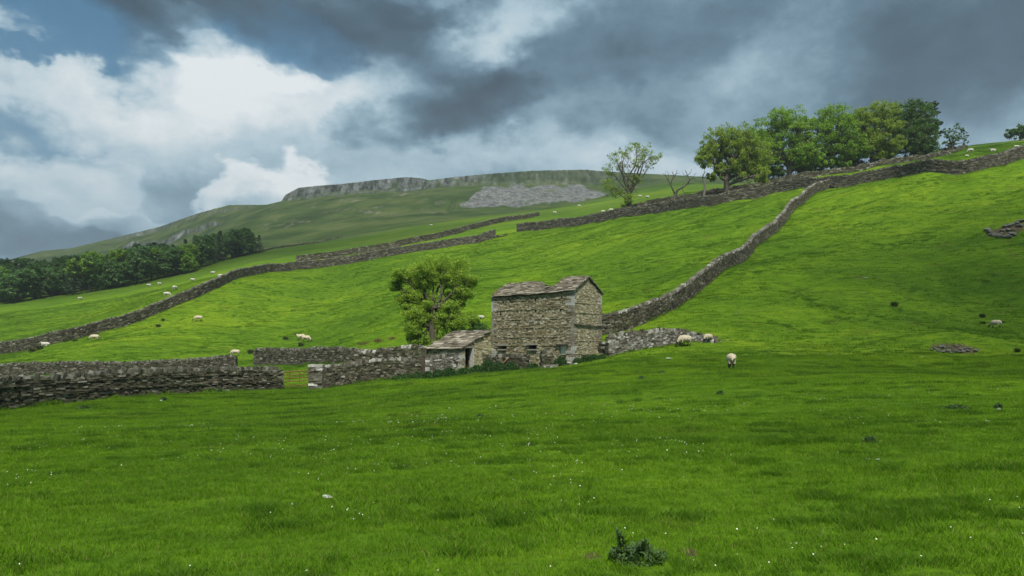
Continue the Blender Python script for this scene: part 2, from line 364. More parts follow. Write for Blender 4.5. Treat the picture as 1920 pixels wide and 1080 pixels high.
M_gate = plain('rusty_painted_steel', (.13,.05,.022), (.19,.10,.045), 20, .7)
M_bark = plain('grey_brown_bark', (.045,.036,.026), (.11,.095,.07), 5)
M_barkp = plain('pale_dead_bark', (.13,.115,.09), (.24,.22,.18), 6)
M_soil = plain('bare_soil', (.045,.033,.022), (.09,.065,.042), 20)
def leaf_mat(name, a, b_, tr=.35):
    m, t, b = mat_new(name); g = geo(t)
    c = t.ramp(g.outputs['Random Per Island'], [(0, a), (1, b_)])
    n = t.noise(t.add('ShaderNodeTexCoord').outputs['Object'], .9, 3, .6); c = t.mix(t.m('MULTIPLY', t.rng(n, .4, .7), .45), c, (b_[0]*1.25, b_[1]*1.15, b_[2], 1))
    t.l.new(c, b.inputs['Base Color']); b.inputs['Roughness'].default_value = .6
    tl = t.add('ShaderNodeBsdfTranslucent'); t.l.new(t.mix(1, c, (1.25,1.3,.6,1), 'MULTIPLY'), tl.inputs[0])
    ms = t.add('ShaderNodeMixShader'); ms.inputs[0].default_value = tr
    out = m.node_tree.nodes['Material Output']; t.l.new(b.outputs[0], ms.inputs[1]); t.l.new(tl.outputs[0], ms.inputs[2]); t.l.new(ms.outputs[0], out.inputs[0])
    return m
M_leaf_ash = leaf_mat('ash_leaves', (.16,.27,.028), (.30,.42,.055), .45)
M_leaf_yel = leaf_mat('yellow_green_leaves', (.125,.20,.022), (.26,.35,.045), .4)
M_leaf_mid = leaf_mat('sycamore_leaves', (.105,.21,.018), (.22,.36,.034))
M_leaf_dark = leaf_mat('dark_leaves', (.040,.095,.018), (.085,.17,.030), .3)
M_leaf_wood = leaf_mat('woodland_leaves', (.055,.13,.038), (.13,.235,.066), .3)
M_leaf_pine = leaf_mat('conifer_needles', (.035,.068,.034), (.065,.11,.048), .15)
M_nettle = leaf_mat('nettle_leaves', (.018,.055,.012), (.042,.10,.020), .25)
M_thistle = leaf_mat('thistle_leaves', (.028,.065,.018), (.085,.15,.045), .25)
M_rush = leaf_mat('rush_stems', (.030,.050,.014), (.070,.085,.024), .2)
M_brown = leaf_mat('brown_dock_stems', (.07,.05,.02), (.14,.10,.04), .2)

# ---------------------------------------------------------------- the ground, one sheet to the skyline
def build_ground():
    cols = np.unique(np.r_[np.linspace(-2600,-200,70), np.linspace(-200,2120,930), np.linspace(2120,4600,70)])
    rows = [1.6]
    while rows[-1] < 1650:
        y = rows[-1]
        rows.append(y*(1.006 if y < 45 else 1.0028 if y < 185 else 1.005 if y < 545 else 1.0011 if y < 600 else 1.004 if y < 1150 else 1.03))
    rows = np.array(rows); PX, Y = np.meshgrid(cols, rows); X = (PX-960)/F*Y
    Z = Hxy(X, Y); nr, nc = X.shape
    idx = np.arange(nr*nc).reshape(nr, nc)
    Q = np.stack([idx[:-1,:-1], idx[:-1,1:], idx[1:,1:], idx[1:,:-1]], -1).reshape(-1, 4)
    me = mesh_np('ground', np.stack([X, Y, Z], -1).reshape(-1, 3), Q, True)
    py = HY-Z/Y*F
    # slope for rock
    dz = np.gradient(Z, axis=0)/np.gradient(Y, axis=0)
    foot = np.interp(PX, FOOT[:,0], FOOT[:,1])
    rock = sstep(.55, 1.1, dz)*sstep(300, 500, Y)
    band = sstep(552, 566, Y)*sstep(600, 592, Y)*sstep(528,536,PX)*sstep(1180,1120,PX)
    rock = np.clip(rock + .7*band*sstep(.3,.6,dz), 0, 1)*(1-.55*sstep(860,930,PX))
    n = fbm(PX/22, py/7, 91, 3)
    def poly(P, soft):
        P = np.array(P, float); up = np.interp(PX, P[:,0], P[:,1]); lo = np.interp(PX, P[:,0], P[:,2])
        q = n*soft
        return sstep(-1.2, 1.2, py-up+q)*sstep(-1.2, 1.2, lo-py+q)*((PX > P[0,0]) & (PX < P[-1,0]))*(Y > 390)*(Y < 574)
    scree = poly([(862,385,385),(875,376,387),(890,362,388),(905,353,389),(950,348,387),(1090,347,378),(1130,364,374),(1145,369,371)], 7)
    patchy = poly([(540,385,392),(600,375,402),(680,368,415),(760,362,402),(840,368,378),(850,370,374)], 3.) 
    patchy = np.clip(patchy + .75*sstep(430,560,PX)*sstep(900,700,PX)*sstep(360,430,Y)*(Y<570), 0, 1)
    tex = sstep(.0, .5, fbm(PX/7+.9*(py-380)/10, py/16, 95, 3))
    patchy = patchy*(.35+.65*tex)
    edge = np.interp(PX, [-200,0,300,480,600,760,900,1010,1130,1250,1400,2000], [250,250,260,265,275,290,300,300,330,330,330,330])
    fell = sstep(-15, 60, Y-edge)*.9
    fell = np.clip(fell + .35*sstep(175,230,Y), 0, 1); fell = np.where(PX > 1500, np.clip(sstep(170,190,Y),0,1)*.8, fell)
    soil = np.zeros_like(Z)
    for (ax, ay, rx, ry) in ((1112,1043,20,5),(1292,1036,17,7),(548,727,24,2.5),(1612,521,10,2.5),(1500,742,9,1.5),(1806,880,9,3),(1790,654,44,8),(1884,436,36,12),(1905,424,20,8)):
        X0, Y0, _ = hit(ax, ay)
        wx = rx/F*Y0; wy = max(wx*.55, .12)
        r = ((X-X0)/wx)**2+((Y-Y0)/wy)**2 + .8*fbm(X*9, Y*9, 97, 2)*(Y < 80)
        soil = np.maximum(soil, sstep(1.2, .5, r))
    # worn banks along the lane between the two hill walls
    lane = sstep(1150,1200,PX)*sstep(1560,1480,PX)*sstep(3,6,Y-np.interp(PX,[1140,1330,1545],[160,142,130]))*sstep(20,12,Y-np.interp(PX,[1140,1330,1545],[160,142,130]))
    soil = np.maximum(soil, .7*lane*sstep(-.2,.3,fbm(X/1.5,Y/1.5,99,3)))
    for nm, a in (('rock', rock), ('scree', scree), ('patchy', patchy), ('fell', fell), ('soil', soil)):
        at_ = me.attributes.new(nm, 'FLOAT', 'POINT'); at_.data.foreach_set('value', a.astype(np.float32).ravel())
    return tag(put('ground', me, M_ground), kind='structure')
build_ground()

# ---------------------------------------------------------------- dry stone work
BOXQ = np.array([(0,3,2,1),(4,5,6,7),(0,1,5,4),(1,2,6,5),(2,3,7,6),(3,0,4,7)])
BOXV = np.array([(-1,-1,-1),(1,-1,-1),(1,1,-1),(-1,1,-1),(-1,-1,1),(1,-1,1),(1,1,1),(-1,1,1)], float)
class Stones:
    def __init__(s, seed): s.c = []; s.a = []; s.r = np.random.default_rng(seed)
    def add(s, c, ax, ay, az, jit=.12):
        """a rough block: centre and three half axes"""
        M = np.array([ax, ay, az], float); k = BOXV*(1+s.r.uniform(-jit, jit, (8, 3))*np.array([.6, 1, 1]))
        s.c.append(np.asarray(c, float)+k@M)
    def mesh(s, name='stones'):
        V = np.concatenate(s.c); n = len(s.c); Q = (BOXQ[None]+np.arange(n)[:,None,None]*8).reshape(-1, 4)
        return mesh_np(name, V, Q)
def polyline(pts, step=.5):
    P = np.array(pts, float); out = [P[0]]
    for a, b in zip(P[:-1], P[1:]):
        L = np.hypot(*(b-a)[:2]); k = max(1, int(L/step))
        for i in range(1, k+1): out.append(a+(b-a)*i/k)
    return np.array(out)
def smooth_pts(pts, it=2):
    P = np.array(pts, float)
    if len(P) < 3: return P
    E = np.r_[[2*P[0]-P[1]], P, [2*P[-1]-P[-2]]]; Q = []
    for i in range(1, len(E)-2):
        a, b, c, d = E[i-1:i+3]
        for t in np.linspace(0, 1, 6)[:-1]: Q.append(.5*(2*b+(c-a)*t+(2*a-5*b+4*c-d)*t*t+(3*b-a-3*c+d)*t**3))
    Q.append(P[-1]); return np.array(Q)
WL = []
def wall(label, pts, h, mat=None, cope=None, seed=1, ch=.13, sl=.34, thick=.55, smooth=True, group='dry stone field walls', lean=.35, name='dry_stone_wall',
         cope_h=.26, cope_w=.16, through=(), rag=.0, hj=.05, embed=.15):
    """pts: (px, Y[, height factor]); built stone by stone along the land"""
    W = [(*at(p[0], p[1]), p[2] if len(p) > 2 else 1.) for p in pts]
    W = smooth_pts(W) if smooth else np.array(W, float)
    L = polyline(W, .3); d = np.r_[0, np.cumsum(np.hypot(np.diff(L[:,0]), np.diff(L[:,1])))]; T = d[-1]
    gz = Hxy(L[:,0], L[:,1]); kz = np.ones(7)/7; gz = np.convolve(np.pad(gz, 3, 'edge'), kz, 'valid')
    S = Stones(seed); R = S.r
    def P(s): return np.array([np.interp(s, d, L[:,0]), np.interp(s, d, L[:,1])]), np.interp(s, d, gz), h*np.interp(s, d, L[:,2])
    def frame(s):
        a, za, _ = P(max(s-.4, 0)); b, zb, _ = P(min(s+.4, T)); t = np.array([*(b-a), zb-za]); t /= np.linalg.norm(t)
        nn = np.array([t[1], -t[0], 0]); nn /= np.linalg.norm(nn); return t, nn
    WL.append((L, thick))
    rg = lambda s: rag*float(vn(np.array([s*.7]), np.array([seed*3.3]), seed)[0])
    for side in (1, -1):
        z = -embed; row = 0
        while z < h*1.4:
            c = ch*R.uniform(.75, 1.3); th = any(abs(z-q) < ch*.5 for q in through)
            if th: c *= .6
            s = R.uniform(0, sl*.3)
            while s < T:
                l = sl*R.uniform(.45, 1.5)*(1.3 if th else 1); m = min(s+l/2, T-.05); p, g0, hh = P(m)
                hh = hh+rg(m)
                if z < hh-cope_h*.5:
                    t, nn = frame(m); off = thick/2-.07*z/h*1.3-.08+R.uniform(-.035, .035)+(.05 if th else 0)
                    cz_ = g0+z+c/2+R.normal(0, .012)
                    S.add([p[0]+nn[0]*off*side, p[1]+nn[1]*off*side, cz_], t*l*.49, nn*.13, [0, 0, c*.485], .14)
                s += l
            z += c; row += 1
    for e in (0., T):                                            # wall heads
        p, g0, hh = P(e); t, nn = frame(e); z = -embed
        while z < hh-cope_h*.4:
            c = ch*R.uniform(1.1, 1.7); S.add([p[0], p[1], g0+z+c/2], t*R.uniform(.14, .26), nn*(thick/2-.05*z/h), [0, 0, c*.49], .1); z += c
    core = []; q = []
    for i in range(0, len(L), 2):
        s = d[i]; p, g0, hh = P(s); t, nn = frame(s); w0 = thick/2-.14; w1 = w0-.07; hh = hh+rg(s)-cope_h*.5
        core += [(p[0]-nn[0]*w0, p[1]-nn[1]*w0, g0-.4), (p[0]+nn[0]*w0, p[1]+nn[1]*w0, g0-.4), (p[0]+nn[0]*w1, p[1]+nn[1]*w1, g0+hh), (p[0]-nn[0]*w1, p[1]-nn[1]*w1, g0+hh)]
    k = len(core)//4
    for i in range(k-1):
        for j in range(4): q.append((i*4+j, i*4+(j+1)%4, i*4+4+(j+1)%4, i*4+4+j))
    q += [(0, 3, 2, 1), (k*4-4, k*4-3, k*4-2, k*4-1)]
    root = put(name, S.mesh(), mat or M_wall); tag(root, label, 'wall', group)
    o = put('rubble_core', mesh_np('core', core, q), M_core, root)
    C = Stones(seed+99); s = .05
    while s < T and cope_h > 0:
        p, g0, hh = P(s); hh += rg(s); t, nn = frame(s); w = cope_w*C.r.uniform(.6, 1.5); a = C.r.normal(lean, .14); hc = cope_h*C.r.uniform(.75, 1.25)
        up = np.array([0, 0, 1.])*math.cos(a)+t*math.sin(a); al = t*math.cos(a)-np.array([0, 0, 1.])*math.sin(a)
        if C.r.random() > .03: C.add([p[0], p[1], g0+hh-cope_h*.5+hc*.42+C.r.normal(0, hj*.4)], al*w*.47, nn*(thick/2-.09+C.r.uniform(-.04, .03)), up*hc*.5, .2)
        s += w*1.02
    if C.c: put('coping', C.mesh(), cope or M_cope, root)
    return root

wall('near left pasture wall of dark mossy stone with slanting coping, ending at the gate',
     [(-160,27),(0,33),(270,39.5),(400,43),(522,46)], 1.42, seed=3, ch=.095, sl=.24, through=(.55,1.0), rag=.04, group='walls round the fold')
wall('short pale stone wall starting at the gate pillar and running to the shed yard opening',
     [(600,46.6,1.08),(640,47,.95),(700,48,.88),(787,48.6,.82)], 1.45, seed=4, ch=.1, sl=.22, rag=.1, group='walls round the fold', cope=M_light)
wall('low wall stub between the dark doorway gap and the shed',
     [(806,48.9),(852,50.6,.95)], 1.32, mat=M_light, seed=5, ch=.1, sl=.22, rag=.05, smooth=False, group='walls round the fold', cope=M_cope)
wall('inner fold wall just behind the wall beside the gate, pale along its top',
     [(672,55),(730,54.6),(798,54)], 1.35, seed=6, rag=.1, ch=.11, sl=.24, group='walls round the fold', cope=M_light)
wall('long grey wall across the back of the fold on the left, ending at the gap',
     [(-180,74),(0,72),(250,71.5),(440,71)], 1.28, mat=M_fell, seed=7, group='walls round the fold', lean=.2, sl=.25, ch=.11)
wall('grey wall across the back of the fold right of the gap, reaching the tree',
     [(481,71,1.12),(600,67.6),(700,64.6,.92),(795,61.5,.82)], 1.45, mat=M_fell, seed=8, group='walls round the fold', lean=.15, sl=.25, ch=.11)
wall('low broken yard wall under the front of the barn', [(912,49.6),(950,49.0,.95),(986,48.6,.9)], 1.12, mat=M_wall, seed=9, rag=.18, smooth=False, group='walls round the fold', ch=.1, sl=.22)
wall('wall running right from the barn steps, slumping into the turf at its far end',
     [(1142,51.5,1.0),(1200,52.5,.97),(1260,53.5,.72),(1300,54.2,.45),(1337,54.6,.22)], 1.32, mat=M_light, cope=M_light, seed=10, rag=.1, ch=.1, sl=.24, group='walls round the fold', lean=.1, hj=.1)
wall('pale-topped wall climbing diagonally from behind the barn to the hill wall',
     [(1095,61),(1130,61.5),(1180,62),(1250,66),(1300,72),(1350,79),(1400,88),(1480,110),(1525,124),(1556,129.5)], 1.62, seed=11, cope=M_light, rag=.07, ch=.13, sl=.28, thick=.6, embed=.3)
wall('winding dark wall climbing from the left edge of the photo towards the hill lane',
     [(-140,116),(0,110),(75,106),(150,105),(250,112),(310,118),(375,124),(437,138),(500,152),(520,155)], 1.75, seed=12, cope=M_cope, ch=.17, sl=.5, thick=.6, rag=.05, cope_w=.25, embed=.3)
wall('hill wall above the tree by the barn, ending in a square head at the lane mouth',
     [(522,155),(600,163),(680,164),(750,165),(830,167),(880,168),(927,170,1.15)], 1.75, mat=M_fell, seed=13, ch=.17, sl=.5, thick=.6, rag=.05, cope_w=.25, embed=.3)
wall('farther wall of the hill lane, low and dark, curving up to the crest',
     [(556,178),(640,181),(720,184),(800,190),(880,205),(940,222),(1010,240,.8)], 1.5, mat=M_wall, seed=14, ch=.2, sl=.6, thick=.6, cope_w=.3, embed=.3)
wall('long brown hill wall below the ridge trees, from the lane mouth up to the right edge',
     [(971,175),(1050,168),(1140,160),(1240,151),(1330,142),(1450,137),(1545,130),(1610,126),(1680,122),(1750,115),(1820,112),(1870,113),(1920,115),(2060,118)], 2.0, mat=M_fell, seed=15, ch=.17, sl=.5, thick=.65, rag=.04, cope_w=.25, embed=.4)
wall('dark wall along the upper side of the lane, beneath the ridge trees',
     [(1128,166),(1180,164),(1230,161),(1280,158),(1330,156),(1400,155),(1500,152),(1600,150),(1690,150),(1760,155,.8),(1795,162,.4)], 1.15, mat=M_wall, seed=16, ch=.2, sl=.6, thick=.7, rag=.25, cope_w=.3, embed=.4)
wall('faint distant wall below the wood, at the foot of the fell', [(440,255),(490,262),(560,290),(640,320,.6)], .55, mat=M_fell, seed=17, ch=.3, sl=1., cope_w=.6)
wall('short dark wall at the wood edge on the ridge at far right', [(1765,165),(1790,168,.9),(1812,176,.5)], 1.2, mat=M_wall, seed=18, ch=.2, sl=.6, cope_w=.3, rag=.2)

# ---------------------------------------------------------------- barn and shed
U = np.array([-.788, .616, 0.]); Wd = np.array([.616, .788, 0.]); UP = np.array([0, 0, 1.])
NB = np.array([4.31, 50., 0.])
BL, BW, BZ, EZ, RZ = 7.45, 3.85, -1.9, 4.0, 5.08
def masonry(seed, org, du, width, z0, topf, n, holes=(), ch=.11, sl=.30, through=(), depth=.13, skip_ends=0.):
    """stones of one wall face; n = outward normal; holes = (u0,u1,z0,z1)"""
    S = Stones(seed); R = S.r; z = z0; zt = max(topf(u) for u in np.linspace(0, width, 41))
    while z < zt:
        th = any(abs(z+ch*.5-q) < ch*.5 for q in through); c = ch*R.uniform(.8, 1.25)*(.65 if th else 1)
        u = skip_ends-R.uniform(0, sl*.5) if not skip_ends else skip_ends
        while u < width-skip_ends-.02:
            l = sl*R.uniform(.4, 1.5)*(1.4 if th else 1); u0 = max(u, 0); u1 = min(u+l, width-skip_ends); u = u+l
            for (a, b_, za, zb) in holes:                          # cut stones against openings
                if z+c > za+.01 and z < zb-.01:
                    if u0 < a < u1: u1 = a; u = a+1e-4
                    elif a <= u0 < b_: u0 = b_; u = max(u, b_); u1 = max(u1, b_+.1)
            if u1-u0 < .03: continue
            m = (u0+u1)/2; top = topf(m)
            if z+c*.35 > top: continue
            cc = min(c, top-z)
            o = R.uniform(-.018, .02)+(.03 if th else 0)
            S.add(org+du*m+UP*(z+cc/2)+n*(o-depth), du*(u1-u0)*.492, n*depth, UP*cc*.48, .07)
        z += c
    return S
def sheet(org, du, width, z0, topf, n, depth, holes):
    """mortar bed behind the stones with the openings left open"""
    us = sorted({0, width, *np.round(np.linspace(0, width, 13), 3), *[h[0] for h in holes], *[h[1] for h in holes]})
    V = []; Q = []
    for a, b_ in zip(us[:-1], us[1:]):
        zs = sorted({z0, *[q for h in holes if h[0] < (a+b_)/2 < h[1] for q in h[2:]]}) + [None]
        for za, zb in zip(zs[:-1], zs[1:]):
            mz = (za+(zb if zb is not None else za+9))/2
            if zb is not None and any(h[0] < (a+b_)/2 < h[1] and h[2] < mz < h[3] for h in holes): continue
            ta, tb = (topf(a)-.05, topf(b_)-.05) if zb is None else (zb, zb)
            k = len(V); V += [org+du*a+UP*za-n*depth, org+du*b_+UP*za-n*depth, org+du*b_+UP*tb-n*depth, org+du*a+UP*ta-n*depth]; Q.append((k, k+1, k+2, k+3))
    return V, Q
def box_mesh(boxes, seed=0, jit=.03):
    S = Stones(seed)
    for c, a, b_, d_ in boxes: S.add(c, a, b_, d_, jit)
    return S.mesh()
def fr(px): q = (px-960)/F; return (4.31-50*q)/(.788+.616*q)              # picture column -> distance along the front
def fz(px, py): return (HY-py)/F*(50+.616*fr(px))
def fhole(x0, x1, y0, y1):
    a, b_ = sorted((fr(x0), fr(x1))); xm = (x0+x1)/2; return (a, b_, fz(xm, y1), fz(xm, y0))
nF = -Wd; nG = -U
DOOR = fhole(1048.5, 1061.5, 647.5, 684); WIN1 = fhole(991.5, 1005.5, 647, 654.5); WIN2 = fhole(936.5, 949, 648.5, 654.5)
SLITS = [fhole(969.4, 971.2, 608, 619), fhole(1021.2, 1023, 605, 617), fhole(995.2, 996.8, 567, 576.5)]
PUT = [fhole(x-1.5, x+1.5, y-1.7, y+1.7) for x, y in ((943.5,567),(1003.3,562.6),(1053.3,558.5),(938,589.3),(1004,583.5),(1050.4,581),(1057,614.3))]
eave = lambda u: EZ-.02*u-.05*math.exp(-((u-3.2)/1.3)**2)
def gab(w): return EZ-.02+(RZ-.12-EZ)*(1-abs(w-BW/2)/(BW/2))
barn = empty('stone_barn', tuple(NB+UP*-1.2)); tag(barn, 'tall ruined stone field barn with a sagging stone slate roof', 'barn')
IB = Vector(NB+UP*-1.2)
def bput(name, me, mat, parent, base=IB):
    o = put(name, me, mat, parent)
    r = parent
    if r.parent is None: o.location = -Vector(r.location)
    return o
tl = (3.05, 2.25, 1.15, .55, -.05)
holesF = [DOOR, WIN1, WIN2]+SLITS+PUT
front = bput('front_wall', masonry(31, NB, U, BL, BZ, eave, nF, holesF, ch=.09, sl=.2, through=[3.42,2.78,2.05,1.42,.72,.1], skip_ends=.17).mesh(), M_barn, barn)
ghole = [(2.75, 2.83, 2.40, 2.62)]
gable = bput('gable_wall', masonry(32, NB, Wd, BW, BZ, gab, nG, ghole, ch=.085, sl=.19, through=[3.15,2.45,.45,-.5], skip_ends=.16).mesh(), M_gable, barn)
V = []; Q = []
for org, du, w, tf, n, hs in ((NB, U, BL, eave, nF, holesF), (NB, Wd, BW, gab, nG, ghole), (NB+U*BL, Wd, BW, gab, U, []), (NB+Wd*BW, U, BL, eave, Wd, [])):
    for dep in (.09, .5):
        v, q = sheet(org, du, w, BZ, tf, n, dep, hs); Q += [tuple(i+len(V) for i in f) for f in q]; V += v
bput('mortar_bed', mesh_np('mortar', V, Q), M_mortar, barn)
bput('rear_wall', masonry(33, NB+Wd*BW, U, BL, BZ, eave, Wd, ch=.16, sl=.45).mesh(), M_barn, barn)
bput('gable_wall', masonry(34, NB+U*BL, Wd, BW, BZ, gab, U, ch=.16, sl=.45).mesh(), M_barn, barn)
def quoins(org, da, db, na, nb, z0, z1, seed):
    S = Stones(seed); z = z0; i = 0
    while z < z1-.05:
        c = min(S.r.uniform(.18, .32), z1-z); la, lb = (S.r.uniform(.45, .75), .2) if i % 2 else (.22, S.r.uniform(.4, .6))
        S.add(org+da*la/2+db*lb/2+na*.02+nb*.02+UP*(z+c/2), da*la*.5, db*lb*.5, UP*c*.485, .03); z += c; i += 1
    return S.mesh()
bput('quoins', quoins(NB, U, Wd, nF, nG, BZ, EZ-.02, 41), M_quoin, barn)
bput('quoins', quoins(NB+U*BL, -U, Wd, nF, U, BZ, EZ-.18, 42), M_quoin, barn)
bput('quoins', quoins(NB+Wd*BW, U, -Wd, Wd, nG, BZ, EZ-.05, 43), M_quoin, barn)
# the long drip course across the gable, orange stones, pale patch
bput('drip_course', box_mesh([(NB+Wd*(.25+.42*i)+nG*.07+UP*(1.60-.012*i), Wd*.20, nG*.045, UP*.03) for i in range(9)], 5), M_wall, barn)
for x, y in ((988,625),(994.5,625.5),(1001,624.5),(1008,625),(1015,624),(1020,623.5),(1030,622)):
    bput('rusty_stone', box_mesh([(NB+U*fr(x)-nF*.028+UP*fz(x, y), U*RNG.uniform(.07,.15), nF*.05, UP*.045)], int(x), .15), M_rust, barn)
for x, y, w in ((1001,592,.08),(999,597,.13),(1000,602,.2),(995,602,.12),(1064,564,.2),(1066,579,.22),(1068,583,.16),(1063,596,.12),(930,576,.16),(929,617,.15),(1010,661,.24),(1062,640,.2),(1066,625,.2)):
    bput('pale_stone', box_mesh([(NB+U*fr(x)-nF*.03+UP*fz(x, y), U*w, nF*.05, UP*.075)], int(x+y), .14), M_quoin, barn)
def lintel(h, over=.14, t=.07): return (NB+U*((h[0]+h[1])/2)+nF*.03+UP*(h[3]+t), U*((h[1]-h[0])/2+over), nF*.12, UP*t)
dr = bput('door', box_mesh([(NB+U*(DOOR[0]+.12+.185*i)-nF*.16+UP*(DOOR[3]-.36), U*.088, nF*.02, UP*.33) for i in range(3)], 8), M_board, barn)
put('lintel', box_mesh([lintel(DOOR, .2, .06)], 9), M_wall, dr)
S = Stones(77)
for i in range(9):
    for j in range(3): S.add(NB+U*(DOOR[0]+.1+.2*j)-nF*.2+UP*(DOOR[3]-.78-.11*i), U*.1, nF*.08, UP*.052, .12)
put('door_blocking', S.mesh(), M_wall, dr)
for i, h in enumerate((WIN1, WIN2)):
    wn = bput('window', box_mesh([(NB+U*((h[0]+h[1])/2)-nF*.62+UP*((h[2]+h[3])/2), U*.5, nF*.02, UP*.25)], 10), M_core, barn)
    put('lintel', box_mesh([lintel(h)], 11+i), M_quoin, wn)
    put('sill', box_mesh([(NB+U*((h[0]+h[1])/2)+nF*.03+UP*(h[2]-.05), U*((h[1]-h[0])/2+.1), nF*.1, UP*.045)], 13+i), M_quoin, wn)

def slates(seed, P, width, rows, nu, miss=None, th=.027, tilt=.2, wmin=.25, wmax=.6):
    """P(u, f): point on the roof plane, f = 0 at the eave, 1 at the ridge"""
    S = Stones(seed); R = S.r
    for r in range(rows):
        f0 = r/rows; f1 = (r+1.35)/rows; u = -.06-R.uniform(0, .12)
        while u < width+.1:
            w = R.uniform(wmin, wmax)*(1.15-.5*f0); m = u+w/2; u += w
            if m > width: continue
            if miss and miss(m, f0, R): continue
            a = P(m-w/2, f0); b = P(m+w/2, f0); c = P(m, min(f1, 1.0)); mid = (a+b)/2; up = c-mid; al = (b-a)*.485
            nn = np.cross(al, up); nn /= np.linalg.norm(nn); nn *= np.sign(nn[2])
            S.add((mid+c)/2+nn*(.03+R.uniform(-.008, .014))+np.array([0, 0, R.normal(0, .006)]), al, up*.5+nn*-tilt*.12, nn*th, .10)
    return S
def dip(t):
    return .48*sstep(1.9, 2.8, t)*(1-sstep(3.2, 4.6, t)) + .16*sstep(3.4, 4.6, t)
def roofP(side):
    def P(u, f):
        w = (-.14+(BW/2+.14)*f) if side == 0 else BW+.14-(BW/2+.14)*f
        z = EZ-.09+(RZ-EZ+.09)*f-.02*u*(1-f) - float(dip(np.array(u)))*f**1.6 - .06*math.exp(-((u-3.2)/1.2)**2)*(1-f) + .02*math.sin(u*3+f*4)
        return NB+U*u+Wd*w+UP*z
    return P
missf = lambda m, f, R: (2.35 < m+R.uniform(-.15,.15) < 3.9 and f > .82-.14*math.cos((m-3.1)*1.4)+R.uniform(-.05, .05)) or R.random() < .006
roof = bput('roof', slates(51, roofP(0), BL, 11, 0, missf).mesh(), M_slate, barn)
missb = lambda m, f, R: (2.5 < m < 3.9 and f > .74) or R.random() < .01
put('rear_slope', slates(52, roofP(1), BL, 8, 0, missb).mesh(), M_slate, roof)
def underlay(side, mx):
    V = []; Q = []; us = np.linspace(-.05, BL+.05, 40); P_ = roofP(side)
    for u in us:
        for f in np.linspace(0, 1, 8): V.append(P_(u, f)-UP*.03)
    for i in range(39):
        for j in range(7):
            if not (2.3 < us[i] < 3.9 and j >= mx): Q.append((i*8+j, i*8+8+j, i*8+9+j, i*8+j+1))
    return mesh_np('battens', V, Q)
put('battens', underlay(0, 5), M_core, roof); put('battens', underlay(1, 5), M_core, roof)
for lo, hi, sd in ((0., 2.3, 53), (4.1, BL, 56)):
    S = Stones(sd); u = lo
    while u < hi-.1:
        w = S.r.uniform(.3, .5); p = roofP(0)(u+w/2, 1.)+UP*.05; S.add(p, U*w*.48, Wd*.11, UP*.035, .12); u += w
    put('ridge_stones', S.mesh(), M_slate, roof)
bx = []
for u in (2.45, 2.9, 3.35, 3.8):
    a = roofP(0)(u, .45)-UP*.1; c = roofP(0)(u, 1.0)-UP*(.05+.1*(u > 3)); bx.append(((a+c)/2, (c-a)/2, U*.04, UP*.04))
put('rafters', box_mesh(bx, 54, .02), M_wood, roof)
S = Stones(55)
for i in range(14):                                                # verge stones on the gable
    f = (i+.5)/14
    for sd in (0, 1): p = roofP(sd)(-.04, f); q = roofP(sd)(-.04, f+.07); S.add(p+UP*.0, (q-p)*.55, U*.10, UP*.03, .12)
put('verge_stones', S.mesh(), M_slate, roof)

# lean-to shed at the left end of the barn
SA = np.array([-3.8, 51.85, 0.]); SWd, SLn = 3.50, 3.73; SEZ, SRZ = -.10, 1.19; SZ0 = -2.3
shed = empty('lean_to_shed', tuple(SA+UP*-1.7)); tag(shed, 'low stone shed with sloping slate roof and open black doorway, leaning on the barn', 'shed')
def sr(px):
    q = (px-960)/F; return (q*SA[1]-SA[0])/(.616-.788*q)
def sz(px, py): return (HY-py)/F*(SA[1]+.788*sr(px))
SD = (sr(872.3), sr(884), -2.3, sz(878, 652.5))
stop = lambda w: SEZ-.05+(SRZ-SEZ)*w/SWd
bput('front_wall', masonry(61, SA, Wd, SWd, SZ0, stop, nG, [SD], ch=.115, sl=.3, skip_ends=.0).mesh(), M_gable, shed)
side = bput('side_wall', masonry(62, SA, U, SLn, SZ0, lambda u: SEZ-.06, nF, [(1.35,1.8,-.72,-.55)], ch=.12, sl=.32).mesh(), M_barn, shed)
V = []; Q = []
for org, du, w, tf, n, hs in ((SA, U, SLn, lambda u: SEZ-.06, nF, []), (SA, Wd, SWd, stop, nG, [SD]), (SA+U*SLn, Wd, SWd, stop, U, []), (SA+Wd*SWd, U, SLn, lambda u: SRZ-.05, Wd, [])):
    for dep in (.09, .45):
        v, q = sheet(org, du, w, SZ0, tf, n, dep, hs); Q += [tuple(i+len(V) for i in f) for f in q]; V += v
bput('mortar_bed', mesh_np('mortar', V, Q), M_mortar, shed)
bput('rear_wall', masonry(63, SA+Wd*SWd, U, SLn, SZ0, lambda u: SRZ-.06, Wd, ch=.16, sl=.4).mesh(), M_barn, shed)
bput('side_wall', masonry(64, SA+U*SLn, Wd, SWd, SZ0, stop, U, ch=.16, sl=.4).mesh(), M_barn, shed)
bput('quoins', quoins(SA, U, Wd, nF, nG, SZ0, SEZ-.1, 44), M_quoin, shed)
bput('door_frame', box_mesh([(SA+Wd*((SD[0]+SD[1])/2)+nG*.03+UP*(SD[3]+.07), Wd*.55, nG*.12, UP*.07), (SA+Wd*(SD[0]+.03)-nG*.1+UP*(-1.2), Wd*.035, nG*.05, UP*1.15),
    (SA+Wd*(SD[1]+.06)+nG*.015+UP*(-1.15), Wd*.08, nG*.12, UP*1.1)], 65), M_light, shed)
def shedP(u, f): return SA+U*u+Wd*(-.16+(SWd+.2)*f)+UP*(SEZ-.07+(SRZ-SEZ+.09)*f-.05*math.sin(u/SLn*PI)*(1-f*.5))
sroof = bput('roof', slates(66, shedP, SLn, 10, 0, wmin=.3, wmax=.7).mesh(), M_slate, shed)
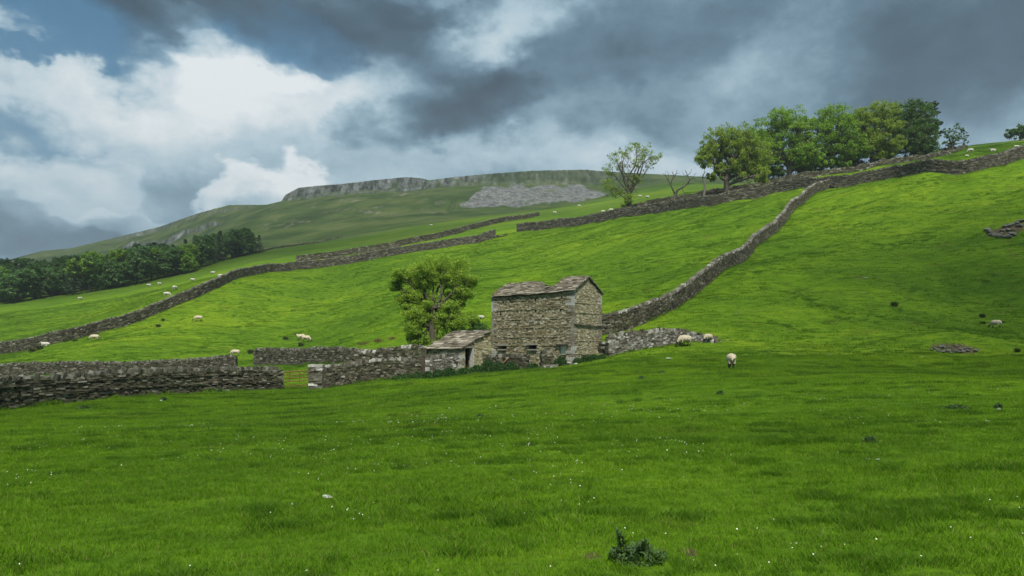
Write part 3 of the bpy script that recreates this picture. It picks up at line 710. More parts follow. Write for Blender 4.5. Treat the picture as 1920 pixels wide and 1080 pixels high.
V = [shedP(-.06, 0)-UP*.03, shedP(SLn+.06, 0)-UP*.03, shedP(SLn+.06, 1)-UP*.03, shedP(-.06, 1)-UP*.03]
put('battens', mesh_np('battens', V, [(0, 1, 2, 3)]), M_core, sroof)
put('ridge_stones', box_mesh([(shedP(.2+.42*i, 1)+UP*.07, U*.205, Wd*.13, UP*.035) for i in range(9)], 67, .1), M_light, sroof)

# buttress of stepped slabs at the right corner
stp = empty('stone_steps', tuple(NB+Wd*(BW+.0)+UP*-1)); tag(stp, 'rough stepped stone buttress against the right corner of the barn', 'steps')
S = Stones(71); b0 = NB+Wd*(BW-.15)
for i in range(12):
    z = -1.55+i*.165; ln = 1.75-.125*i
    for k in range(int(ln/.3)+1):
        for j in range(3): S.add(b0+nG*(.15+.28*j)+Wd*(-.55+.045*i+ln-.15-.3*k)*1.+UP*z, Wd*.16, nG*.15, UP*.078, .12)
stp_o = put('steps', S.mesh(), M_light, stp); stp_o.location = -Vector(stp.location)

# low ruins and timber in front of the barn
def pile(label, seed, cx, cy, w, d_, h, mat, cnt, name='rubble_heap', cat='rubble', sz=(.10, .22)):
    S = Stones(seed)
    for i in range(cnt):
        x = S.r.normal(0, .4)*w; y = S.r.normal(0, .35)*d_; r = math.exp(-(x/w)**2*2-(y/d_)**2*2); a = S.r.uniform(0, PI); s = S.r.uniform(*sz)
        z = H1(cx+x, cy+y)+S.r.uniform(0, max(h*r, .02)); ca, sa = math.cos(a), math.sin(a); tl_ = S.r.normal(0, .3)
        S.add([cx+x, cy+y, z], np.array([ca, sa, tl_])*s, np.array([-sa, ca, S.r.normal(0, .2)])*s*.7, np.array([0, 0, 1.])*s*.42, .22)
    return tag(put(name, S.mesh(), mat), label, cat)
wall('short broken stub of yard wall right of the yard gap, under the barn front', [(1019,48.9),(1031,49.0,.9)], 1.15, seed=73, smooth=False, ch=.12, sl=.26, rag=.15, group='walls round the fold')
x, y = at(1036, 48.9); z0 = H1(x, y)
post = put('timber_post', box_mesh([((x, y, z0+.38), (.045, 0, 0), (0, .045, 0), (.01, 0, .62))], 74, .06), M_wood); tag(post, 'pale upright timber post standing by the yard wall stub below the barn door', 'post')
x, y = at(946, 48.6); z0 = H1(x, y)
br = put('fallen_branch', box_mesh([((x, y, z0+.62), (.30, .05, .26), (.02, -.02, 0), (0, 0, .025))], 75, .1), M_rust); tag(br, 'reddish pole leaning on the broken yard wall', 'pole')
pile('flat pale stones at the foot of the timber post', 76, *at(1030, 48.3), .55, .3, .16, M_light, 12)
pile('pale fallen stones in the grass at the near corner of the barn', 77, *at(1072, 48.6), .55, .3, .14, M_light, 10)
pile('scattered pale blocks at the slumped end of the wall right of the barn', 78, *at(1325, 54.2), 1.1, .6, .25, M_light, 34)
pile('stones spilled from the head of the hill wall at the lane mouth', 79, *at(938, 169), 2.2, 1., .4, M_fell, 30, sz=(.15, .35))
pile('rubble heaped where the diagonal wall meets the hill wall', 80, *at(1560, 128), 1.2, 1., .5, M_fell, 30, sz=(.15, .3))
dw = tag(put('yard_doorway_pier', box_mesh([((*at(802.5, 48.8), -2.0+.17*i), (.15, 0, 0), (0, .28, 0), (0, 0, .08)) for i in range(9)], 81, .08), M_light), 'pale stone jamb on the right side of the dark yard doorway', 'pier')
mk = at(795, 49.6); S = Stones(82)
for i in range(9):
    for k in range(3): S.add((mk[0]-.3+.28*k, mk[1]+.5, -2.1+.15*i), (.15, 0, 0), (0, .1, 0), (0, 0, .075), .1)
tag(put('yard_doorway_blocking', S.mesh(), M_soil), 'rusty brown stones blocking the back of the yard doorway', 'blocking')

# gate pillar and gate
S = Stones(83); gx_, gy_ = at(594, 46.5); gz_ = H1(gx_, gy_)
z = -.3
while z < 1.62:
    c = S.r.uniform(.12, .24)
    q_ = S.r.uniform(-.14, .14)
    for k in range(2): S.add((gx_+(-.23+q_/2 if k == 0 else .23+q_/2), gy_+S.r.uniform(-.03, .03), gz_+z+c/2), (.225+(q_/2 if k == 0 else -q_/2), 0, 0), (0, .36, 0), (0, 0, c*.48), .12)
    z += c
tag(put('gate_pillar', S.mesh(), M_light), 'square pillar of big pale blocks on the right of the gate', 'pillar')
gate = empty('field_gate', (*at(527, 46.6), 0)); tag(gate, 'rusty five barred metal field gate closed between two wall ends', 'gate')
ga = np.array([*at(526, 46.3), 0]); gb = np.array([*at(582, 47.6), 0]); zA = H1(ga[0], ga[1]); zB = H1(gb[0], gb[1])
gbase = Vector((ga[0], ga[1], zA)); gate.location = gbase
def bar(a, b, r, n=8):
    a = np.array(a, float); b = np.array(b, float); d_ = b-a; L_ = np.linalg.norm(d_); d_ /= L_
    x_ = np.cross(d_, (0, 0, 1) if abs(d_[2]) < .9 else (1, 0, 0)); x_ /= np.linalg.norm(x_); y_ = np.cross(d_, x_)
    ang = np.arange(n)/n*2*PI; ring = (np.cos(ang)[:,None]*x_+np.sin(ang)[:,None]*y_)*r
    V = np.r_[a+ring, b+ring]; Q = [(i, (i+1) % n, n+(i+1) % n, n+i) for i in range(n)]; return V, Q
def gp(f, z): p = ga+(gb-ga)*f; return (p[0]-gbase.x, p[1]-gbase.y, zA+(zB-zA)*f+z-gbase.z)
def gbar(name, a, b, r):
    v, q = bar(a, b, r); o = put(name, mesh_np(name, v, q, True), M_gate, gate); return o
for z in (.22, .50, .72, .92, 1.14): gbar('rail', gp(.0, z), gp(.97, z), .035 if z > 1 else .026)
for f, z0, z1 in ((.02,.2,1.16),(.30,.5,1.14),(.64,.5,1.14),(.965,.2,1.2)): gbar('upright', gp(f, z0), gp(f, z1), .028)
gbar('hanging_post', gp(1., -.2), gp(1., 1.32), .05)
gbar('brace', gp(.03, .25), gp(.6, 1.1), .012)

# ---------------------------------------------------------------- trees
def tube(pts, rad, n=6):
    pts = np.array(pts, float); k = len(pts); V = []; Q = []
    for i in range(k):
        d_ = pts[min(i+1, k-1)]-pts[max(i-1, 0)]; d_ /= np.linalg.norm(d_)+1e-9
        x_ = np.cross(d_, (.31, .95, .03)); x_ /= np.linalg.norm(x_)+1e-9; y_ = np.cross(d_, x_); a = np.arange(n)/n*2*PI
        V.append(pts[i]+(np.cos(a)[:,None]*x_+np.sin(a)[:,None]*y_)*rad[i])
    for i in range(k-1):
        for j in range(n): Q.append((i*n+j, i*n+(j+1) % n, (i+1)*n+(j+1) % n, (i+1)*n+j))
    return np.concatenate(V), Q
class Wood:
    def __init__(s): s.V = []; s.Q = []; s.k = 0
    def limb(s, pts, rad, n=6):
        v, q = tube(pts, rad, n); s.V.append(v); s.Q += [tuple(i+s.k for i in f) for f in q]; s.k += len(v)
    def mesh(s, name): return mesh_np(name, np.concatenate(s.V), s.Q, True)
def bend(a, b, R, k=6, amp=.12, sag=0.):
    a = np.array(a, float); b = np.array(b, float); L_ = np.linalg.norm(b-a); t = np.linspace(0, 1, k)[:,None]
    w = R.normal(0, amp*L_, 3)*[1, 1, .6]; w2 = R.normal(0, amp*.5*L_, 3)
    return a+(b-a)*t+w*np.sin(t*PI)+w2*np.sin(t*2*PI)+np.array([0, 0, sag*L_])*np.sin(t*PI)
def leaves(C, R, rad, per, size, flat=.75, up=.35):
    """C: cluster centres (n,3), rad: spread of each cluster"""
    n = len(C)*per; c = np.repeat(C, per, 0); rr = np.repeat(rad, per)[:,None]
    d_ = R.normal(0, 1, (n, 3)); d_ /= np.linalg.norm(d_, axis=1)[:,None]; d_ *= R.random((n, 1))**.45
    p = c+d_*rr*[1, 1, flat]
    nn = R.normal(0, 1, (n, 3))+d_*.8+[0, 0, up]; nn /= np.linalg.norm(nn, axis=1)[:,None]
    x_ = np.cross(nn, R.normal(0, 1, (n, 3))); x_ /= np.linalg.norm(x_, axis=1)[:,None]; y_ = np.cross(nn, x_)
    s_ = size*R.uniform(.6, 1.35, (n, 1)); a = s_*x_; b_ = s_*y_*R.uniform(.35, .6, (n, 1))
    V = np.stack([p-a, p-b_+a*.1, p+a, p+b_+a*.1], 1).reshape(-1, 3); Q = np.arange(n*4).reshape(-1, 4)
    return V, Q
def make_tree(name, label, loc, S_, fork, tr, lobes, leafm, seed, ncl=14, per=26, lsize=.12, clr=.30, bark=None, twig=2, group=None, cat='tree', depth=1., lean=(0, 0), shell=.35, trunk_top=None, flat=.75, grow=1.):
    """lobes: (dx, height, radius[, leafiness]) in the units of S_ metres; fork: height of the first fork"""
    R = np.random.default_rng(seed); root = empty(name, loc); tag(root, label, cat, group); W = Wood()
    f0 = np.array([lean[0]*S_, lean[1]*S_, fork*S_]); tp = bend((0, 0, -.4), f0, R, 6, .025)
    W.limb(tp, np.linspace(tr*1.0, tr*.72, 6)*np.array([1.35, 1.05, 1, 1, 1, 1.05]), 8)
    C = []; CR = []
    for lb in lobes:
        dx, hh, r = lb[:3]; leafy = lb[3] if len(lb) > 3 else 1.
        c = np.array([dx*S_, R.uniform(-.6, .6)*depth*max(r, abs(dx)*.5)*S_, hh*S_]); r = r*S_*grow
        st = tp[int(R.integers(4, 6))] if hh > fork*.95 else tp[int(R.integers(2, 5))]
        pl = bend(st, c, R, 7, .09, .06); r0 = tr*(.32+.25*min(1, r/(2.2)))
        W.limb(pl, np.linspace(r0, r0*.22, 7), 6)
        for _ in range(twig):                                     # side branches
            i = int(R.integers(2, 6)); e = pl[i]+R.normal(0, 1, 3)*r*.75; W.limb(bend(pl[i], e, R, 5, .12), np.linspace(r0*.38, r0*.07, 5), 5)
            if leafy > .3: C.append(e); CR.append(clr*r*.8)
        m = max(2, int(ncl*leafy))
        for i in range(m):
            d_ = R.normal(0, 1, 3); d_ /= np.linalg.norm(d_); d_[2] = d_[2]*.85+.1; q = c+d_*r*(shell+(1.02-shell)*R.random()**.6)
            if i % 2 == 0: W.limb(bend(pl[int(R.integers(3, 7))], q, R, 4, .14), np.linspace(r0*.22, r0*.04, 4), 4)
            if leafy > 0: C.append(q); CR.append(clr*r*R.uniform(.6, 1.35))
    o = put('trunk', W.mesh('trunk'), bark or M_bark, root)
    if C and per: put('crown', mesh_np('crown', *leaves(np.array(C), R, np.array(CR), per, lsize, flat)), leafm, root)
    return root
def abs_lobes(bx_, by_, L): return [(x-bx_, by_-y, *r) for x, y, *r in L]
def ground_at(px, Y): x, y = at(px, Y); return (x, y, H1(x, y))

YT = 60.5
make_tree('ash_tree', 'lone spreading ash tree with yellow green leaves standing behind the lean-to shed', ground_at(813, YT), YT/F, 74, .30,
    abs_lobes(813, 647, [(768,512,22),(746,512,13),(742,532,11,.8),(797,497,22),(826,492,22),(857,500,24),(878,520,17),(876,545,13,.7),(772,545,17,.8),(752,556,11,.6),(797,525,15,.7),(841,522,15,.6),
     (858,560,15,.7),(786,588,20),(775,612,18),(779,633,15),(836,588,20),(858,596,17),(823,600,15),(845,612,12,.8),(810,640,12,.7),(884,596,13,.8),(800,566,12,.6),(815,515,14,.6),(783,530,13,.6),(862,536,14,.7),(762,575,14,.8),(770,600,16),(850,575,14,.7)]),
    M_leaf_ash, 101, ncl=30, per=130, lsize=.066, clr=.56, twig=3, shell=.2, lean=(-2, 0))
make_tree('hawthorn_bush', 'dark rounded bush between the ash tree and the barn wall', ground_at(893, 61), 61/F, 10, .10,
    [(-4,24,14),(12,26,14),(3,36,12),(18,14,12),(-14,18,11)], M_leaf_dark, 102, ncl=22, per=40, lsize=.07, clr=.4, cat='bush')
make_tree('hawthorn_bush', 'dark leafy bush under the left side of the ash tree, beside the fold wall', ground_at(784, 61), 61/F, 6, .08,
    [(-6,14,14),(9,12,12),(0,30,13),(-9,40,11),(8,44,10)], M_leaf_dark, 103, ncl=20, per=36, lsize=.07, clr=.4, cat='bush')
make_tree('elder_bush', 'dark bush spreading right of the ash trunk above the shed roof', ground_at(852, 60), 60/F, 8, .08,
    [(-12,22,14),(6,28,16),(-6,42,13),(14,44,12)], M_leaf_mid, 104, ncl=18, per=36, lsize=.07, clr=.4, cat='bush')
# ridge trees
Y1 = 163
make_tree('ash_tree', 'thin leaning tree with sparse leaves, leftmost on the hill wall', ground_at(1181, Y1-3), Y1/F, 44, .38,
    abs_lobes(1181, 400, [(1142,322,15,.55),(1155,303,15,.6),(1172,292,15,.6),(1192,284,17,.65),(1213,288,16,.6),(1230,296,13,.5),(1196,308,14,.5),(1170,320,13,.4),(1140,352,15,.9),(1155,362,13,.8),(1178,378,13,.9),(1192,340,10,.5),(1220,312,12,.3),(1172,390,10,1.)]),
    M_leaf_yel, 111, ncl=34, per=26, lsize=.15, clr=.34, twig=3, shell=.2)
Yd = 150
dl = ground_at(1261, Yd+3); dt = empty('dead_tree', dl); tag(dt, 'bare dead tree with forked antler-like branches on the hill wall', 'tree'); W = Wood(); Rd = np.random.default_rng(112); kd_ = Yd/F
def dlimb(P_, r0, r1, n=6):
    P_ = np.array([(x*kd_, Rd.normal(0, .15), z*kd_) for x, z in P_]); P_ = smooth_pts(P_); W.limb(P_, np.linspace(r0, r1, len(P_)), n)
dlimb([(-2,-3),(0,8),(3,18),(6,28),(9,36)], .36, .24)
dlimb([(6,27),(0,38),(-3,46),(-1,56),(2,64),(0,72)], .20, .05); dlimb([(-3,46),(-9,55),(-13,63),(-19,68)], .12, .03); dlimb([(-1,56),(6,66),(9,76)], .09, .03); dlimb([(-9,55),(-8,66),(-11,73)], .07, .02)
dlimb([(2,64),(8,68),(14,69)], .06, .02); dlimb([(9,36),(18,41),(27,47),(32,55),(29,64),(24,74)], .22, .05); dlimb([(32,55),(39,59),(45,57)], .10, .03); dlimb([(29,64),(35,71),(36,77)], .07, .02); dlimb([(27,47),(36,49),(42,47)], .09, .03)
dlimb([(29,64),(22,66),(19,72)], .06, .02); dlimb([(39,59),(42,66),(47,69)], .05, .02); dlimb([(18,41),(22,32),(30,30)], .08, .02); dlimb([(5,22),(14,20),(22,23)], .09, .02); dlimb([(-13,63),(-14,72)], .04, .015)
put('trunk', W.mesh('trunk'), M_bark, dt)
make_tree('dead_tree', 'slim pale dead trunk with short twigs beside the big ridge tree', ground_at(1319, Yd-3), Yd/F, 46, .28,
    [(2,66,6,0),(-8,50,5,0),(9,54,5,0),(4,60,4,0)], M_leaf_yel, 113, ncl=8, per=0, bark=M_barkp, twig=2)
Y2 = 147
make_tree('ash_tree', 'big yellow green ash with a stout trunk at the left end of the ridge clump', ground_at(1363, Y2), Y2/F, 42, .62,
    abs_lobes(1363, 358, [(1322,274,18,.8),(1318,292,13,.7),(1345,250,20),(1370,240,20),(1395,245,20),(1340,275,18),(1365,268,20),(1390,270,20),(1415,262,22),(1430,285,20),(1405,292,18),(1378,298,16),(1412,310,18),(1350,300,14,.8),(1425,320,14),(1333,318,9,.6)]),
    M_leaf_yel, 114, grow=1.27, ncl=34, per=80, lsize=.165, clr=.33, twig=2, shell=.3)
Y3 = 157
make_tree('sycamore', 'broad dark green sycamore second from the left in the ridge clump', ground_at(1478, Y3), Y3/F, 34, .6,
    abs_lobes(1478, 338, [(1440,238,22),(1465,224,20),(1492,222,20),(1515,238,18),(1450,262,22),(1480,250,22),(1508,265,20),(1440,285,20),(1465,288,20),(1495,292,20),(1520,290,18),(1500,312,16,.7),(1455,310,16,.7),(1520,318,13,.7)]),
    M_leaf_mid, 115, grow=1.27, ncl=36, per=78, lsize=.175, clr=.32, shell=.45, flat=.55)
make_tree('sycamore', 'smaller shaded tree filling the gap behind the big yellow green ash', ground_at(1425, Y3+6), Y3/F, 22, .4,
    [(-10,46,22),(12,50,22),(0,70,22),(-6,88,20),(14,90,20),(-2,30,18),(24,30,18),(-24,28,14)], M_leaf_mid, 116, ncl=22, per=26, lsize=.27, clr=.34)
make_tree('sycamore', 'open branching tree at the middle of the ridge clump', ground_at(1560, Y3), Y3/F, 40, .5,
    abs_lobes(1560, 322, [(1535,228,20),(1558,216,18),(1583,222,18),(1540,252,22),(1568,245,22),(1595,250,20),(1545,278,20),(1575,275,20),(1600,278,16),(1555,300,14,.8),(1585,300,14,.8),(1535,300,12,.8)]),
    M_leaf_mid, 117, grow=1.27, ncl=40, per=80, lsize=.165, clr=.31, shell=.35)
make_tree('sycamore', 'yellowish tree with dangling leaves right of the middle of the ridge clump', ground_at(1636, Y3), Y3/F, 40, .5,
    abs_lobes(1636, 312, [(1615,225,18),(1640,210,18),(1662,212,18),(1622,245,20),(1648,240,22),(1672,240,16),(1630,268,18),(1655,268,20),(1675,272,13),(1645,288,13,.8),(1668,292,11,.8),(1615,285,14)]),
    M_leaf_yel, 118, grow=1.27, ncl=38, per=80, lsize=.165, clr=.31, shell=.35)
make_tree('sycamore', 'dark dense rounded tree at the right end of the ridge clump', ground_at(1712, Y3+2), Y3/F, 26, .5,
    abs_lobes(1712, 296, [(1690,210,18),(1712,204,16),(1732,212,18),(1692,234,20),(1718,232,20),(1740,238,15),(1700,258,20),(1728,258,18),(1742,264,12),(1700,276,14),(1728,278,14)]),
    M_leaf_dark, 119, grow=1.27, ncl=34, per=78, lsize=.175, clr=.33, shell=.45, flat=.6)
for i, (px, lab) in enumerate(((1500,'slender inner tree of the ridge clump behind the dark sycamore'),(1600,'slender inner tree of the ridge clump between the two middle crowns'),(1672,'slender inner tree of the ridge clump beside the dark rounded crown'))):
    make_tree('sycamore', lab, ground_at(px, Y3+8), Y3/F, 24, .35, [(-9,52,19),(10,56,19),(0,72,19),(-12,32,17),(14,34,17),(0,22,12)], M_leaf_dark, 120+i, ncl=18, per=24, lsize=.27, clr=.34)
for i, (px, dy, lab) in enumerate(((1445, 4, 'low shaded bush under the crowns between the big ash and the dark sycamore'), (1520, 5, 'low shaded bush right of the dark sycamore trunk'), (1590, 5, 'low shaded bush under the middle of the ridge clump'), (1655, 5, 'low shaded bush beneath the yellowish ridge tree'), (1735, 4, 'low dark bush at the right foot of the ridge clump'))):
    make_tree('understorey_bush', lab, ground_at(px, Y3+dy), Y3/F, 5, .12, [(-16,10,12),(0,14,14),(16,11,12),(-6,24,10),(10,22,10)], M_leaf_dark, 140+i, ncl=14, per=34, lsize=.2, clr=.4, cat='bush')
Yp = 166
make_tree('scots_pine', 'dark ragged pine poking out behind the right end of the ridge clump', ground_at(1738, Yp), Yp/F, 62, .35,
    [(-4,98,9),(8,88,9),(20,84,8),(4,74,9),(24,66,8),(14,54,8),(30,46,7),(-2,60,9),(12,98,6)], M_leaf_pine, 125, ncl=11, per=30, lsize=.22, clr=.42, flat=.35, twig=1, shell=.3)
make_tree('hawthorn_tree', 'small sparse wind blown tree standing alone right of the pine', ground_at(1786, 164), 164/F, 18, .28,
    abs_lobes(1786, 281, [(1780,240,9,.7),(1795,234,9,.7),(1812,240,8,.6),(1775,250,8,.6),(1788,254,10,.8),(1803,252,8,.6),(1790,266,7,.8),(1776,266,6,.5),(1811,262,6,.5),(1768,262,5,.4)]),
    M_leaf_dark, 126, ncl=14, per=10, lsize=.24, clr=.32, twig=2)
make_tree('hawthorn_tree', 'dark bushy tree on the skyline cut by the right edge of the photo', ground_at(1913, 188), 188/F, 10, .3,
    [(-14,14,10),(0,18,12),(14,22,12),(26,20,12),(8,10,10)], M_leaf_dark, 127, ncl=26, per=26, lsize=.25, clr=.36)
for px, dy, hh in ((1700,3,7),(1768,1,6),(1850,0,5),(1870,2,6)):
    pass
# the wood below the fell
def proto(kind, seed):
    R = np.random.default_rng(seed); r = 4.6
    if kind == 'conifer':
        root = empty('fir_tree'); W = Wood(); W.limb([(0,0,-.5),(0,0,5),(.1,0,10.5)], [.2,.14,.03]); C = []; CR = []
        for i in range(90):
            h = R.uniform(1.5, 10.6); w = (10.9-h)*.24*R.uniform(.5, 1.05); a = R.uniform(0, 2*PI); C.append((w*math.cos(a), w*math.sin(a), h-w*.25)); CR.append(.55)
            if i % 4 == 0: W.limb([(0,0,h),(C[-1])], [.05,.02], 4)
        put('trunk', W.mesh('trunk'), M_bark, root); put('crown', mesh_np('crown', *leaves(np.array(C), R, np.array(CR), 22, .2, .4)), M_leaf_pine, root); return root
    lob = []
    for i in range(20):
        a = R.uniform(0, 2*PI); z = R.uniform(-.75, 1); q = math.sqrt(max(0, 1-z*z)); lob.append((q*math.cos(a)*3.3, 5.4+z*4.2, R.uniform(1.6, 2.2)))
    m = M_leaf_wood if kind == 'broad' else M_leaf_mid if kind == 'bright' else M_leaf_dark
    return make_tree('woodland_tree', 'x tree', (0,0,0), 1., 3.2, .3, lob, m, seed, ncl=20, per=17, lsize=.33, clr=.34, depth=2.2, shell=.5, twig=1, flat=.6)
PR = [(proto('broad', 201), 'broad'), (proto('broad', 202), 'broad'), (proto('bright', 203), 'bright'), (proto('dark', 204), 'dark'), (proto('conifer', 205), 'conifer')]
LAB = {'broad': 'blue green broadleaf tree standing in the wood below the fell', 'bright': 'lighter green rounded tree standing in the wood below the fell',
       'dark': 'very dark leafy tree standing in the wood below the fell', 'conifer': 'pointed conifer rising among the trees of the wood below the fell'}
FB = [(-60,200),(0,198),(100,200),(200,204),(300,212),(370,220),(430,236),(475,250)]
used = set(); k = 0; FR = []
rw = np.random.default_rng(9)
for row in range(6):
    x_ = -45+rw.uniform(0, 20); lim = (472, 468, 458, 440, 300, 230)[row]
    while x_ < lim:
        Yw = np.interp(x_, [p[0] for p in FB], [p[1] for p in FB])+6+row*11+rw.uniform(-3, 3)
        kd = rw.choice([0, 0, 1, 1, 2, 3, 4] if row < 2 else [0, 1, 3, 4, 4, 3]); kd = 2 if (row == 0 and rw.random() < .2) else kd
        p, kn = PR[kd]; o = p if kd not in used else copy_tree(p); used.add(kd)
        hgt = np.interp(x_, [0, 200, 330, 470], [1.0, 1.0, 1.02, .82])*rw.uniform(.82, 1.12)*(1.0 if row < 3 else .9)
        o.location = ground_at(x_, Yw); o.rotation_euler = (0, 0, rw.uniform(0, 2*PI)); o.scale = (hgt*1.12, hgt*1.12, hgt); tag(o, LAB[kn], 'tree', 'trees of the wood below the fell')
        if row == 0: FR.append((x_, o))
        k += 1; x_ += rw.uniform(24, 36)
ORD = 'first second third fourth fifth sixth seventh eighth ninth tenth eleventh twelfth thirteenth fourteenth fifteenth sixteenth seventeenth eighteenth nineteenth twentieth'.split()
for n_, (xx, o) in enumerate(sorted(FR, key=lambda q: -q[0])):
    if n_ < 20: o['label'] = ORD[n_]+' tree from the right in the front row of the wood'
o = copy_tree(PR[4][0]); o.location = ground_at(486, 258); o.scale = (.75, .75, .62); tag(o, 'lone pointed fir standing just right of the wood', 'tree'); o.pop('group', None)

# ---------------------------------------------------------------- sheep
def seg_d(P_, a, b):
    a = np.array(a); b = np.array(b); t = np.clip(((P_-a)@(b-a))/((b-a)@(b-a)), 0, 1); return np.linalg.norm(P_-(a+t[:,None]*(b-a)), axis=1), t
def make_sheep_mesh(pose, seed):
    """blobs joined by a voxel remesh into one skin; +X is forward"""
    bm = bmesh.new()
    def ell(c, r, rot=0):
        M = Matrix.Translation(c)@Matrix.Rotation(rot, 4, 'Y')@Matrix.Diagonal((*r, 1)); bmesh.ops.create_icosphere(bm, subdivisions=3, radius=1, matrix=M)
    def cap(a, b, ra, rb, k=9):
        for i in range(k+1):
            t = i/k; c = Vector(a).lerp(Vector(b), t); bmesh.ops.create_icosphere(bm, subdivisions=2, radius=ra+(rb-ra)*t, matrix=Matrix.Translation(c))
    lie = pose == 'lying'; h = .34 if lie else .56
    ell((-.22,0,h+.01), (.33,.235,.235)); ell((.12,0,h-.01), (.36,.24,.245)); ell((.30,0,h+.0), (.22,.19,.215)); ell((-.42,0,h+.01), (.16,.17,.18))
    cap((-.50,0,h+.10), (-.58,0,h-.14), .045, .03)
    parts = []
    if pose == 'grazing': neck = ((.40,0,.54), (.66,0,.26)); head = ((.66,0,.25), (.80,0,.07))
    elif pose == 'lying': neck = ((.38,0,.38), (.58,0,.56)); head = ((.58,0,.58), (.77,0,.50))
    else: neck = ((.38,0,.60), (.60,0,.84)); head = ((.60,0,.86), (.80,0,.76))
    cap(neck[0], neck[1], .15, .085); cap(head[0], head[1], .082, .045, 6); parts.append((*head, .13))
    e = Vector(head[0])
    for s_ in (1, -1): cap(e+Vector((-.01, s_*.06, .03)), e+Vector((-.04, s_*.17, .03)), .030, .014, 4)
    if not lie:
        for (x_, s_, kx) in ((.27,1,.0),(.30,-1,.05),(-.36,1,-.04),(-.32,-1,.03)):
            hk = .05 if x_ < 0 else -.015
            a = (x_, s_*.12, .42); b = (x_-hk+kx*.4, s_*.115, .22); c = (x_+kx, s_*.11, .03)
            cap(a, b, .075, .036); cap(b, c, .034, .026, 8); parts.append((b, c, .055))
            ell((x_+kx+.015, s_*.11, .02), (.042,.03,.024))
    else:
        cap((.34,.13,.14), (.50,.13,.07), .05, .032); cap((-.30,.17,.14), (-.12,.22,.06), .07, .035); cap((.34,-.13,.14), (.48,-.15,.07), .05, .032)
    me = bpy.data.meshes.new('sheep'); bm.to_mesh(me); bm.free()
    o = bpy.data.objects.new('tmp', me); COL.objects.link(o)
    md = o.modifiers.new('r', 'REMESH'); md.mode = 'VOXEL'; md.voxel_size = .017; md.use_smooth_shade = True
    ms = o.modifiers.new('s', 'SMOOTH'); ms.factor = .5; ms.iterations = 3
    me2 = bpy.data.meshes.new_from_object(o.evaluated_get(bpy.context.evaluated_depsgraph_get())); bpy.data.objects.remove(o)
    P_ = np.empty(len(me2.vertices)*3, np.float32); me2.vertices.foreach_get('co', P_); P_ = P_.reshape(-1, 3).astype(float)
    dark = np.zeros(len(P_))
    for a, b, r in parts: d_, t = seg_d(P_, a, b); dark = np.maximum(dark, sstep(r*1.05, r*.8, d_))
    wool = 1-dark; N = np.empty(len(P_)*3, np.float32); me2.vertices.foreach_get('normal', N); N = N.reshape(-1, 3)
    P_ = P_+N*(wool*(.014*vn(P_[:,0]*14+P_[:,1]*9, P_[:,2]*14+P_[:,1]*5, seed)+.02*vn(P_[:,0]*5, P_[:,2]*5+P_[:,1]*4, seed+1)))[:,None]
    me2.vertices.foreach_set('co', P_.astype(np.float32).ravel()); at_ = me2.attributes.new('dark', 'FLOAT', 'POINT'); at_.data.foreach_set('value', dark.astype(np.float32)); me2.update()
    return me2
def sheep_mat(name, woolc, woold, face):
    m, t, b = mat_new(name); pos = t.add('ShaderNodeTexCoord').outputs['Object']
    w = t.mix(t.rng(t.noise(pos, 9, 5, .65), .35, .65), woolc, woold); c = t.mix(t.attr('dark'), w, face)
    t.l.new(c, b.inputs['Base Color']); bump(t, b, t.noise(pos, 38, 4, .7), .7, .02); return m
M_sheep = sheep_mat('cream_fleece', (.56,.49,.36,1), (.36,.30,.20,1), (.03,.026,.022,1))
M_lamb = sheep_mat('white_fleece', (.52,.50,.44,1), (.40,.38,.31,1), (.30,.28,.25,1))
SM = {p: make_sheep_mesh(p, 300+i) for i, p in enumerate(('grazing', 'standing', 'lying'))}
for q in SM.values(): q.materials.append(M_sheep)
SML = {p: q.copy() for p, q in SM.items()}
for q in SML.values(): q.materials.clear(); q.materials.append(M_lamb)
